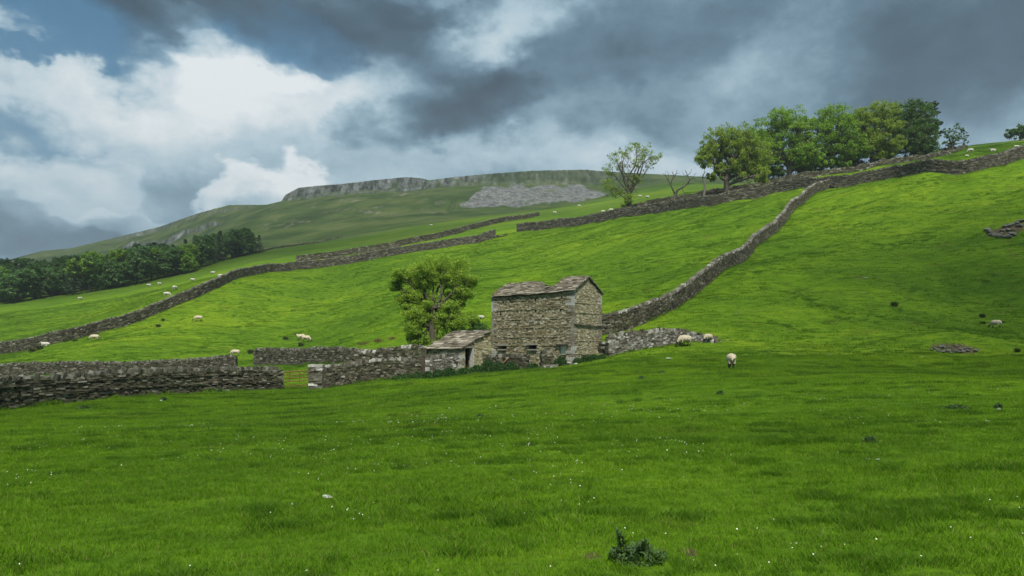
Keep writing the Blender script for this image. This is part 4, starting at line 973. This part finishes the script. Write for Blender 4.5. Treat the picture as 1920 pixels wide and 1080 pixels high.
SHEEP = [ # px, foot row or None, Y or None, heading in degrees (0 = right, 90 = away), pose, size, lamb, label
 (1371,693,None,78,'grazing',1.00,0,'cream sheep grazing with its back to the viewer, alone in the middle field'),
 (1284,651,None,200,'grazing',1.02,0,'cream sheep grazing against the slumped wall right of the barn'),
 (1328,643,None,215,'grazing',0.78,0,'smaller sheep grazing at the far end of the slumped wall'),
 (1867,616,None,110,'grazing',.850,0,'sheep standing alone near the right edge above the boulder hollow'),
 (441,668,None,190,'grazing',.95,0,'cream sheep grazing behind the end of the fold back wall'),
 (574,642,None,-10,'grazing',1.08,0,'right one of two sheep standing close together above the fold'),
 (564,639,None,190,'standing',1.00,0,'left one of two sheep standing close together above the fold'),
 (372,603,None,205,'grazing',1.08,0,'single sheep on the slope between the winding wall and the fold'),
 (177,640,None,195,'grazing',1.08,0,'large cream sheep grazing below the winding wall on the left'),
 (85,650,None,180,'lying',1.08,1,'white sheep lying next to the dark rushes on the left'),
 (38,None,47,10,'lying',1.00,1,'white back of a sheep just showing over the near left wall'),
 (244,None,117,0,'grazing',1.08,1,'white sheep just behind the winding wall, right of a pair'),
 (236,None,118,170,'lying',1.08,1,'white lamb just behind the winding wall, left of a pair'),
 (206,None,113,190,'lying',1.08,1,'white sheep half hidden by the top of the winding wall'),
 (123,None,110,0,'lying',1.08,1,'white back of a sheep low behind the left part of the winding wall'),
 (313,557,None,5,'grazing',1.08,1,'white sheep grazing between the wood and the winding wall'),
 (328,545,None,80,'grazing',1.08,1,'white sheep seen end on between the wood and the winding wall'),
 (279,537,None,10,'lying',1.08,1,'white sheep lying near the edge of the wood'),
 (299,536,None,60,'grazing',1.08,1,'small white sheep near the edge of the wood right of the lying one'),
 (150,564,None,80,'standing',1.08,1,'small black faced sheep standing alone in the field by the wood'),
 (414,None,140,0,'grazing',1.08,1,'white sheep at the crest of the winding wall'),
 (399,514,None,0,'lying',1.08,1,'white sheep lying left of the crest of the winding wall'),
 (361,527,None,0,'lying',1.08,1,'tiny white lamb lying below the right part of the wood'),
 (902,599,None,180,'lying',.62,1,'white sheep lying on the slope between the ash tree and the barn roof'),
 (1040,402,None,0,'grazing',1.08,1,'white sheep grazing by the lane mouth at the top of the hill'),
 (1131,None,185,20,'grazing',1.08,1,'white sheep left of the sparse tree beyond the hill wall'),
 (1146,None,188,200,'grazing',1.08,1,'second white sheep near the sparse tree, closest to its trunk'),
 (1200,371,None,0,'grazing',1.08,1,'far white sheep between the sparse tree and the dead tree'),
 (1214,371,None,0,'lying',1.08,1,'far white sheep lying right of another beyond the hill wall'),
 (1820,None,152,180,'grazing',1.08,1,'white sheep grazing below the skyline at upper right'),
 (1813,None,140,30,'lying',0.90,1,'white lamb lying above the brown hill wall at upper right'),
 (1862,None,150,180,'lying',1.08,1,'white sheep lying below the skyline nearer the right edge'),
 (1906,None,150,10,'lying',1.08,1,'white sheep lying by the bushy skyline tree'),
 (1086,389,None,0,'grazing',1.08,1,'far white sheep on the pale field under the scree'),
 (808,424,None,0,'lying',1.08,1,'tiny white sheep on the field below the stream gully')]
for i, (px, py, Y, hd, pose, sz_, lamb, lab) in enumerate(SHEEP):
    if Y is None: x, y, z = hit(px, py)
    else: x, y, z = ground_at(px, Y)
    o = put('sheep', (SML if lamb else SM)[pose]); o.location = (x, y, z+.05); o.rotation_euler = (0, 0, math.radians(hd)); o.scale = (sz_,)*3; tag(o, lab, 'sheep', 'sheep grazing on the hillside')

# ---------------------------------------------------------------- rocks
def boulder_mesh(seed, flat=.6):
    bm = bmesh.new(); bmesh.ops.create_icosphere(bm, subdivisions=3, radius=1); R = np.random.default_rng(seed)
    P_ = np.array([v.co[:] for v in bm.verts]); pl = R.normal(0, 1, (11, 3)); pl /= np.linalg.norm(pl, axis=1)[:,None]
    for n_ in pl:
        d_ = P_@n_; c = R.uniform(.55, .8); k = d_ > c; P_[k] -= np.outer(d_[k]-c, n_)
    P_ += (.05*vn(P_[:,0]*4+P_[:,2]*3, P_[:,1]*4, seed))[:,None]*P_; P_[:,2] *= flat
    for v, p in zip(bm.verts, P_): v.co = p
    me = bpy.data.meshes.new('rock'); bm.to_mesh(me); bm.free(); return me
BM = [boulder_mesh(400+i) for i in range(5)]; CM = [boulder_mesh(420+i, .3) for i in range(3)]
for q in BM: q.materials.append(M_rock)
for q in CM: q.materials.append(M_chalk)
def rock(name, lab, grp, px, py, wpx, me, seed, cat='rock', dz=.35, Yr=None):
    x, y, z = hit(px, py) if Yr is None else ground_at(px, Yr); R = random.Random(seed); r = wpx/F*y/2
    o = put(name, me); o.location = (x, y, z+r*dz*.5); o.rotation_euler = (R.uniform(-.2,.2), R.uniform(-.2,.2), R.uniform(0, 6)); o.scale = (r, r*R.uniform(.8,1.1), r*R.uniform(.8,1.1)); return tag(o, lab, cat, grp)
HB = [(697,942,9),(718,925,8),(745,950,14),(763,918,15),(778,938,9),(800,942,13),(806,915,9),(828,930,8),(848,940,14),(872,945,11),(882,922,11),(893,940,9),(905,915,12),(925,928,10),(935,908,9),(975,928,11),(985,915,7),(852,903,9),(735,932,8),(768,955,10),(820,952,8),(900,930,9)]
for i, (a, b_, w) in enumerate(HB):
    Yr = 48.4+(955-b_)/3.374*.085
    rock('boulder', 'grey limestone boulder lying among others in the turf hollow at right', 'boulders in the turf hollow', a/3.374+1540, 0, w*.62*1.6, BM[i % 5], i, 'boulder', .8, Yr)
EB = [(1048,187,12),(1062,198,11),(1080,212,12),(1100,216,10),(1125,231,12),(1150,190,10),(1165,228,11),(1185,228,12),(1205,216,13),(1222,218,8),(1160,165,9),(1185,160,10),(1210,150,9),(1232,140,10),(1255,132,10),(1275,124,9),(1240,160,8),(1262,155,9),(1180,185,9),(1215,178,8),(1140,205,8)]
for i, (a, b_, w) in enumerate(EB):
    rock('boulder', 'pale broken rock in the outcrop on the slope at the right edge', 'rocks of the right hand outcrop', a/3.374+1540, b_/3.374+380, w*1.25, BM[(i*2) % 5], 50+i, 'rock', .8)
WS = [(1255,674,13),(1308,677,4),(1204,700,4),(1220,698,4),(1177,722,5),(1166,738,6),(1260,781,5),(1298,802,7),(1375,804,4),(1484,794,5),(1507,699,9),(1455,695,6),(1430,585,4),(1445,655,4),(1364,639,4),(1380,589,4),(613,933,18),(622,934,10),(548,946,8),(662,974,9),(303,752,9),(283,805,5),(431,801,6),(704,807,5),(735,798,5),
 (710,809,4),(575,1071,7),(1157,1030,7),(930,762,5),(842,766,5),(918,765,4),(1603,802,6),(1872,768,7),(1852,790,9),(1627,861,8),(1645,863,10),(1622,523,9),(1756,605,3),(1622,634,4),(1640,658,4),(1558,665,4),(1620,694,5),(1729,670,4),(1835,641,3),(620,727,8),(640,706,4),(680,672,3),(785,704,5),(375,804,4)]
for i, (px, py, w) in enumerate(WS):
    rock('limestone_chip', 'small bleached limestone piece lying in the grass', 'bleached stones scattered over the pasture', px, py, w, CM[i % 3], 90+i, 'stone')

# ---------------------------------------------------------------- plants
def blades(R, n, rad, h, w, lean=.5, fol=None, seg=2, curve=.5):
    """n grass blades as strips; returns verts and quads"""
    a = R.uniform(0, 2*PI, n); r = rad*np.sqrt(R.random(n)); bx_ = r*np.cos(a); by_ = r*np.sin(a)
    hh = h*R.uniform(.5, 1.15, n)*(1-.35*(r/rad)**2); az = R.uniform(0, 2*PI, n)*.6+a*.4; ln = hh*lean*R.uniform(.2, 1.2, n)
    fa = R.uniform(0, 2*PI, n); wx = np.cos(fa)*w*.5; wy = np.sin(fa)*w*.5; V = np.empty((n, (seg+1)*2, 3)); Q = []
    for k in range(seg+1):
        t = k/seg; off = ln*t**(1+curve); cx = bx_+np.cos(az)*off; cy = by_+np.sin(az)*off; zz = hh*(t-.12*t*t)-.01; s_ = (1-t)**.7 if k < seg else .12
        V[:,2*k] = np.stack([cx-wx*s_, cy-wy*s_, zz], -1); V[:,2*k+1] = np.stack([cx+wx*s_, cy+wy*s_, zz], -1)
    base = np.arange(n)*(seg+1)*2
    for k in range(seg): Q.append(np.stack([base+2*k, base+2*k+1, base+2*k+3, base+2*k+2], -1))
    return V.reshape(-1, 3), np.concatenate(Q)
def merge(L):
    V = []; Q = []; k = 0
    for v, q in L: V.append(v); Q.append(np.asarray(q)+k); k += len(v)
    return np.concatenate(V), np.concatenate(Q)
def leafy(R, n, rad, h, size, tall=1.):
    P_ = R.normal(0, .5, (n, 3))*[rad, rad, 0]; P_[:,2] = R.random(n)**.8*h*np.exp(-(P_[:,0]**2+P_[:,1]**2)/(rad*rad)*.9); return leaves(P_, R, np.full(n, size*1.4), 3, size, .8)
def clump(name, lab, px, py, wpx, hpx, kind, seed, grp=None, cat='plant', Yr=None):
    x, y, z = hit(px, py) if Yr is None else ground_at(px, Yr); R = np.random.default_rng(seed); k = y/F; w = wpx*k/2; h = hpx*k
    if kind == 'rush': v, q = blades(R, 420, w*.8, h*1.1, max(.02, k*.9), .55); m = M_rush
    elif kind == 'brown': v, q = blades(R, 160, w, h*1.1, max(.02, k*.7), .4); m = M_brown
    elif kind == 'nettle': v, q = merge([leafy(R, 620, w*1.05, h*.95, max(.05, k*1.3)), blades(R, 150, w, h, max(.03, k*.7), .35)]); m = M_nettle
    else: v, q = merge([leafy(R, 260, w, h*.8, k*2.2), blades(R, 160, w*.9, h*.9, k*2, .6)]); m = M_thistle
    o = put(name, mesh_np(name, v, q), m); o.location = (x, y, z-.02); return tag(o, lab, cat, grp)
i = 0
RL = ['left one of two dark rush tussocks beside the lying sheep', 'right one of two dark rush tussocks beside the lying sheep', 'dark rush tussock just left of the large cream sheep', 'low rush tussock closest to the large cream sheep', 'dark round tussock on the slope left of the single sheep', 'small tussock above the round one, under the winding wall', 'dark tussock in the gap beyond the fold, beside its right wall head', 'faint rush tussock left of the sheep pair', 'dark rush tussock right below the sheep pair', 'dark lone bush-like tussock in the middle of the right hillside', 'dark tussock above the sheep near the right edge', 'tussock just below another, left of the sheep near the right edge', 'dark tussock at the right edge near the boulder hollow', 'small tussock right beside the sheep near the right edge', 'band of rushes at the foot of the winding wall, second from the left edge', 'band of rushes at the left edge below the winding wall', 'small rushes between the wall foot and the tussock pair']
for (px, py, w, h), lab in zip(((61,660,15,9),(75,656,14,10),(124,641,14,6),(141,640,11,4),(297,613,9,6),(306,603,7,5),(471,663,13,9),(536,637,11,7),(565,649,12,8),(1677,575,13,11),(1842,595,10,8),(1843,608,10,6),(1908,660,9,9),(1880,606,7,4),(30,658,26,8),(8,662,24,8),(50,655,20,6)), RL):
    clump('rush_clump', lab, px, py, w, h, 'rush', 500+i, 'rush tussocks on the pasture'); i += 1
for px, py, w, h, lab in ((711,641,20,9,'tallest reddish brown dock patch above the fold wall, the middle one'),(737,636,18,6,'reddish brown dock patch above the fold wall, nearest the ash tree'),(682,646,20,7,'reddish brown dock patch above the fold wall, farthest from the ash tree')):
    clump('dock_clump', lab, px, py, w, h, 'brown', 500+i, 'docks above the fold wall'); i += 1
NT_ = [(760,48.2,34,12),(783,48.2,22,14),(803,48.2,26,16),(822,48.6,26,17),(842,49,26,17),(870,49,30,13),(893,49,26,16),(916,48.4,34,25),(936,48.2,26,20),(958,48,34,20),(1000,48.3,30,14),(1052,48.9,26,20),(1040,49,16,12),(1082,50,20,12),(1098,50.5,22,14),(1113,51,20,10),(1128,51,18,8),(745,47.7,24,8)]
NL = ['nettles at the foot of the pale wall, just left of the yard doorway','nettles in front of the dark yard doorway','nettles against the pale stub wall, nearest the yard doorway','nettles against the middle of the pale stub wall','nettles where the stub wall meets the shed',
 'low nettles in front of the black shed doorway','nettles between the shed doorway and the barn yard wall','tall bushy nettles at the left end of the barn yard wall','second tall nettle clump, against the barn yard wall','wide nettle clump at the right end of the barn yard wall',
 'nettles filling the gap in the barn yard wall','tall nettles growing up into the pale barn doorway','small nettle clump beside the timber post','nettles at the near corner of the barn','nettles under the gable wall, nearest the barn corner','nettles under the middle of the gable wall','nettles at the foot of the stone steps','low weeds farthest left along the pale wall foot']
for (px, Yr, w, h), lab in zip(NT_, NL):
    clump('nettle_clump', lab, px, 0, w, h, 'nettle', 500+i, 'nettles along the barn walls', Yr=Yr); i += 1
for px, py, w, h, lab in ((1190,1060,0,0,''),(1631,829,24,17,'dark spiky thistle standing alone in the right foreground'),(900,784,12,11,'small thistle in the field below the barn'),(157,767,18,7,'weeds at the foot of the near left wall'),(72,834,18,5,'flat dark weed in the left foreground'),
     (411,863,9,7,'tiny dark thistle in the left foreground'),(1204,711,10,6,'dark weed tuft in the grass below the slumped wall'),(1241,700,9,4,'low dark weed nearest the slumped wall'),(1350,739,7,8,'small upright weed on the bank in the middle field'),(1796,768,46,14,'patch of thin dark stalks in the right field'),(1872,766,10,14,'thin weed at the right edge beside a pale stone'),
     (307,751,8,6,'dark weed beside a white stone under the near left wall'),(72,722,16,6,'weed on the near left wall foot'),(413,735,14,7,'weed against the foot of the near left wall by the gate')):
    if w: clump('thistle', lab, px, py, w, h, 'thistle', 500+i, None, 'weed'); i += 1
# the big thistle close to the camera: rosettes of spiny leaves and a few stems
def spiny_leaf(R, L_, w):
    n = 9; t = np.linspace(0, 1, n); V = []; Q = []
    for k in range(n):
        z = L_*.5*t[k]*(1-.75*t[k]); ww = w*math.sin(PI*min(t[k]*.9+.08, 1))*(1. if k % 2 else .42)+.001; V += [(L_*t[k], -ww, z+ww*.35), (L_*t[k], 0, z), (L_*t[k], ww, z+ww*.35)]
    for k in range(n-1):
        for j in range(2): Q.append((3*k+j, 3*k+j+1, 3*k+3+j+1, 3*k+3+j))
    return np.array(V), np.array(Q)
x, y, z = hit(1190, 1052, 4, 12); R = np.random.default_rng(66); th = empty('thistle', (x, y, z)); tag(th, 'large dark green thistle clump in the bottom foreground', 'weed')
SCL = y/F; PTS = [(-30,8,-2,1.),(-8,20,0,1.1),(15,14,2,1.1),(38,6,-3,1.1),(-18,36,2,.8),(8,34,4,.8),(30,22,5,.9),(50,10,2,.8),(-36,22,3,.7),(0,4,-6,1.),(24,2,-6,1.),(-18,4,-5,.9)]
L_ = []
for (dx, hz, dd, s_) in PTS:
    for j in range(52):
        v, q = spiny_leaf(R, R.uniform(.035, .085)*s_, R.uniform(.007, .013)*s_); a = R.uniform(0, 2*PI); e = R.uniform(-.3, 1.1); Rm = np.array(Matrix.Rotation(a, 3, 'Z')@Matrix.Rotation(-e, 3, 'Y')@Matrix.Rotation(R.uniform(-.6,.6), 3, 'X'))
        L_.append((v@Rm.T+[dx*SCL+R.normal(0, .02), dd*.012+R.normal(0, .03), max(0, hz*SCL*R.uniform(.1, .8))], q))
v, q = merge(L_); put('leaves', mesh_np('leaves', v, q), M_thistle, th)
W = Wood()
for sx, sh in ((-34,58),(-26,52),(22,38),(16,32),(-30,44)): W.limb(bend((sx*SCL*.6, 0, 0), (sx*SCL, 0, sh*SCL), R, 5, .04), [.004,.004,.0035,.003,.0025], 5)
put('stems', W.mesh('stems'), M_thistle, th)
L_ = []
for sx, sh in ((-34,58),(-26,52),(22,38),(16,32),(-30,44)):
    for j in range(16):
        v, q = spiny_leaf(R, R.uniform(.03, .055), .008); a = R.uniform(0, 2*PI); Rm = np.array(Matrix.Rotation(a, 3, 'Z')@Matrix.Rotation(-R.uniform(.2, 1.2), 3, 'Y')); L_.append((v@Rm.T+[sx*SCL*(.8+.2*j/16), 0, sh*SCL*(.5+.5*j/16)], q))
v, q = merge(L_); put('stem_leaves', mesh_np('stem_leaves', v, q), M_thistle, th)

# ---------------------------------------------------------------- turf: instanced tufts
def turf_mat(name, rank=False, gain=1.):
    m, t, b = mat_new(name); g = geo(t); pos = g.outputs['Position']; c, sm = grass_color(t, pos)
    oi = t.add('ShaderNodeObjectInfo').outputs['Random']; z = t.add('ShaderNodeSeparateXYZ'); t.l.new(t.add('ShaderNodeTexCoord').outputs['Generated'], z.inputs[0])
    c = t.mix(1, c, (1.75*gain,1.85*gain,1.15*gain,1), 'MULTIPLY'); c = t.mix(t.m('MULTIPLY', oi, .45), c, (.17,.25,.016,1) if not rank else (.07,.13,.02,1))
    c = t.mix(t.m('MULTIPLY', g.outputs['Random Per Island'], .7), c, (.030,.085,.006,1))
    wn = t.add('ShaderNodeTexWhiteNoise', noise_dimensions='1D'); t.put(wn.inputs['W'], t.m('MULTIPLY', g.outputs['Random Per Island'], 517.3))
    c = t.mix(t.m('MULTIPLY', t.m('GREATER_THAN', wn.outputs['Value'], .93), .6), c, (.28,.25,.09,1))
    if rank: c = t.mix(1, c, (.78,.82,.85,1), 'MULTIPLY')
    t.l.new(c, b.inputs['Base Color']); b.inputs['Roughness'].default_value = .7; b.inputs['Specular IOR Level'].default_value = .1
    tl_ = t.add('ShaderNodeBsdfTranslucent'); t.l.new(t.mix(1, c, (1.2,1.25,.6,1), 'MULTIPLY'), tl_.inputs[0]); ms = t.add('ShaderNodeMixShader'); ms.inputs[0].default_value = .35
    t.l.new(b.outputs[0], ms.inputs[1]); t.l.new(tl_.outputs[0], ms.inputs[2]); t.l.new(ms.outputs[0], m.node_tree.nodes['Material Output'].inputs[0]); return m
M_turf = turf_mat('lush_turf_blades', gain=1.28); M_rank = turf_mat('rank_grass_blades', True, 1.25); M_hturf = turf_mat('hill_turf_blades', gain=.95)
LIB = bpy.data.collections.new('tuft_library')
def lib(v, q, m):
    me = mesh_np('tuft', v, q, True); me.materials.append(m); o = bpy.data.objects.new('tuft', me); LIB.objects.link(o); return o
def scatter(name, label, cat, P_, scl, rot, kind, protos):
    me = bpy.data.meshes.new(name); me.vertices.add(len(P_)); me.vertices.foreach_set('co', np.asarray(P_, np.float32).ravel())
    for nm, ty, a in (('scl', 'FLOAT', scl), ('rot', 'FLOAT', rot)):
        q = me.attributes.new(nm, ty, 'POINT'); q.data.foreach_set('value', np.asarray(a, np.float32))
    q = me.attributes.new('pick', 'INT', 'POINT'); q.data.foreach_set('value', np.asarray(kind, np.int32))
    o = put(name, me); g = bpy.data.node_groups.new(name, 'GeometryNodeTree'); g.interface.new_socket('Geometry', in_out='INPUT', socket_type='NodeSocketGeometry'); g.interface.new_socket('Geometry', in_out='OUTPUT', socket_type='NodeSocketGeometry')
    N = g.nodes; L = g.links; gi = N.new('NodeGroupInput'); go = N.new('NodeGroupOutput'); m2p = N.new('GeometryNodeMeshToPoints'); iop = N.new('GeometryNodeInstanceOnPoints'); g2i = N.new('GeometryNodeGeometryToInstance')
    for p in reversed(protos): oi = N.new('GeometryNodeObjectInfo'); oi.inputs['Object'].default_value = p; L.new(oi.outputs['Geometry'], g2i.inputs[0])
    L.new(gi.outputs[0], m2p.inputs[0]); L.new(m2p.outputs[0], iop.inputs['Points']); L.new(g2i.outputs[0], iop.inputs['Instance']); iop.inputs['Pick Instance'].default_value = True
    def na(nm, ty): n_ = N.new('GeometryNodeInputNamedAttribute'); n_.data_type = ty; n_.inputs['Name'].default_value = nm; return n_.outputs['Attribute']
    L.new(na('pick', 'INT'), iop.inputs['Instance Index']); cx = N.new('ShaderNodeCombineXYZ'); L.new(na('rot', 'FLOAT'), cx.inputs[2]); er = N.new('FunctionNodeEulerToRotation'); L.new(cx.outputs[0], er.inputs[0]); L.new(er.outputs[0], iop.inputs['Rotation'])
    L.new(na('scl', 'FLOAT'), iop.inputs['Scale']); L.new(iop.outputs[0], go.inputs[0]); md = o.modifiers.new('scatter', 'NODES'); md.node_group = g
    return tag(o, label, cat, None, 'stuff')
def field(n, y0, y1, R, x0=-120, x1=2040):
    Y = np.sqrt(R.uniform(y0*y0, y1*y1, n)); px = R.uniform(x0, x1, n); X = (px-960)/F*Y; return X, Y
R = np.random.default_rng(55)
NP_ = [lib(*blades(R, 46, .11, .055+.008*i, .0055, .7, seg=2), M_turf) for i in range(3)] + [lib(*blades(R, 60, .10, .10, .006, .8, seg=2), M_rank)]
X, Y = field(46000, 3.6, 15, R, -1000, 2900); rk = fbm(X/.8, Y/.32, 131, 3)+.25*fbm(X/5, Y/3, 132, 2)+R.normal(0, .12, len(X)); pick = np.where(rk > .42, 3, R.integers(0, 3, len(X)))
sc_ = R.uniform(.75, 1.25, len(X))*(1+.35*fbm(X/2, Y/1.2, 133, 2))
scatter('near_turf', 'short bright green pasture turf in the foreground', 'grass', np.c_[X, Y, Hxy(X, Y)], sc_, R.uniform(0, 6.28, len(X)), pick, NP_)
MP_ = [lib(*blades(R, 40, .24, .085+.01*i, .014, .7, seg=1), M_turf) for i in range(2)] + [lib(*blades(R, 50, .22, .16, .014, .7, seg=1), M_rank)]
X, Y = field(95000, 14.5, 48, R, -420, 2340); rk = fbm(X/1.7, Y/.7, 141, 3)+.2*fbm(X/8, Y/5, 142, 2)+R.normal(0, .12, len(X)); pick = np.where(rk > .40, 2, R.integers(0, 2, len(X)))
k_ = ~((np.abs(X+19) < 0)); scatter('pasture_turf', 'green turf of the middle pasture below the barn', 'grass', np.c_[X, Y, Hxy(X, Y)], R.uniform(.7, 1.2, len(X))*(1+.3*fbm(X/3, Y/2, 143, 2))*np.clip(Y/34, .65, 1.1), R.uniform(0, 6.28, len(X)), pick, MP_)
FP_ = [lib(*blades(R, 36, .5, .10+.015*i, .035, .7, seg=1), M_hturf) for i in range(2)] + [lib(*blades(R, 40, .36, .19, .04, .6, seg=1), M_rank)]
X, Y = field(130000, 47, 175, R, -60, 1980); rk = fbm(X/4, Y/1.8, 151, 3)+R.normal(0, .09, len(X)); pick = np.where(rk > .36, 2, R.integers(0, 2, len(X)))
Z = Hxy(X, Y); bu = (X-NB[0])*U[0]+(Y-NB[1])*U[1]; bw = (X-NB[0])*Wd[0]+(Y-NB[1])*Wd[1]; k_ = ~((bu > -.1) & (bu < BL+4.6) & (bw > -.1) & (bw < BW+.2))
X, Y, Z, pick = X[k_], Y[k_], Z[k_], pick[k_]
scatter('hillside_turf', 'tufted green turf covering the hillside', 'grass', np.c_[X, Y, Z], R.uniform(.6, 1.15, len(X))*(1+.35*fbm(X/5, Y/3, 153, 2)), R.uniform(0, 6.28, len(X)), pick, FP_)
# longer grass the sheep leave at the foot of the walls
PX_ = []; 
for L_, th_ in WL:
    a_ = L_[:-1, :2]; b_ = L_[1:, :2]; dd = b_-a_; ln = np.hypot(dd[:,0], dd[:,1]); n_ = int(ln.sum()*(16 if L_[:,1].mean() < 80 else 5)); i_ = R.choice(len(ln), n_, p=ln/ln.sum())
    nn = np.stack([dd[:,1], -dd[:,0]], -1)/ln[:,None]; nn *= np.where(nn[:,1:] > 0, -1, 1); side_ = np.where(R.random(n_) < .8, 1, -1); off = th_/2+np.abs(R.normal(0, .14, n_))+.02
    PX_.append(a_[i_]+dd[i_]*R.random((n_, 1))+nn[i_]*(off*side_)[:,None])
PX_ = np.concatenate(PX_); FT = [lib(*blades(R, 30, .16, .26, .018, .6, seg=2), M_turf), lib(*blades(R, 30, .16, .32, .018, .6, seg=2), M_rank)]
n_ = len(PX_); scatter('wall_foot_grass', 'longer grass fringing the foot of the dry stone walls', 'grass', np.c_[PX_, Hxy(PX_[:,0], PX_[:,1])], R.uniform(.35, 1.25, n_)*(.75+.5*(vn(PX_[:,0]*.8, PX_[:,1]*.8, 7) > .1)), R.uniform(0, 6.28, n_), (R.random(n_) < .5).astype(int), FT)
# daisies
X, Y = field(5200, 4.2, 20, R); k_ = (fbm(X/2.2, Y/1.6, 161, 3)+R.normal(0, .22, len(X)) > .30) & (R.random(len(X)) < 9/np.maximum(Y, 9)); X, Y = X[k_], Y[k_]
n_ = len(X); Z = Hxy(X, Y)+R.uniform(.045, .075, n_); r_ = R.uniform(.0035, .007, n_)*np.clip(Y/12, 1, 1.5); a_ = np.arange(6)/6*2*PI; tx = R.normal(0, .35, n_); ty = R.normal(-.35, .3, n_)
V = np.stack([np.stack([X+r_*math.cos(q), Y+r_*math.sin(q), Z+r_*(math.cos(q)*tx+math.sin(q)*-ty)], -1) for q in a_], 1).reshape(-1, 3)
M_daisy, t, b = mat_new('daisy_petals'); b.inputs['Base Color'].default_value = (.66, .66, .52, 1)
tag(put('daisies', mesh_np('daisies', V, np.arange(n_*6).reshape(-1, 6)), M_daisy), 'tiny white daisies dotted through the foreground turf', 'flowers', None, 'stuff')

# ---------------------------------------------------------------- unseen opaque lumps, added overhead to block sun from parts of the land
M_blocker, t, b = mat_new('shade_blocker_white'); b.inputs['Base Color'].default_value = (.8, .8, .8, 1)
def cloud(gx_, gy_, gz_, hz_, rx, ry, seed):
    bm = bmesh.new(); R = np.random.default_rng(seed); c = Vector((gx_, gy_, gz_))+SUNDIR*((hz_-gz_)/SUNDIR.z)
    for i in range(16):
        a = R.uniform(0, 2*PI); q = R.random()**.6*.8
        bmesh.ops.create_icosphere(bm, subdivisions=3, radius=1, matrix=Matrix.Translation((math.cos(a)*q*rx, math.sin(a)*q*ry, R.uniform(0, .25)*min(rx, ry)))@Matrix.Diagonal((rx*R.uniform(.22, .42), ry*R.uniform(.22, .42), min(rx, ry)*R.uniform(.12, .22), 1)))
    me = bpy.data.meshes.new('cloud'); bm.to_mesh(me); bm.free()
    o = put('cloud', me, M_blocker); o.location = c; tag(o, kind='structure')
cloud(60, 62, 0, 385, 36, 34, 1)
cloud(42, 8, 0, 385, 26, 22, 2)
cloud(-42, 8, 0, 385, 28, 20, 3)
cloud(-150, 262, 25, 520, 120, 62, 5)

# ---------------------------------------------------------------- air
hz = box_mesh([((0, 850, 150), (2100, 0, 0), (0, 900, 0), (0, 0, 190))], 1, 0)
M_hz = bpy.data.materials.new('haze'); M_hz.use_nodes = True; t = NT(M_hz.node_tree); M_hz.node_tree.nodes.clear()
pv = t.add('ShaderNodeVolumePrincipled'); pv.inputs['Color'].default_value = (.80, .88, .92, 1); pv.inputs['Density'].default_value = .00022; pv.inputs['Anisotropy'].default_value = .2
t.l.new(pv.outputs[0], t.add('ShaderNodeOutputMaterial').inputs['Volume'])
tag(put('haze', hz, M_hz), 'thin damp haze softening the far fell', 'haze', None, 'stuff')
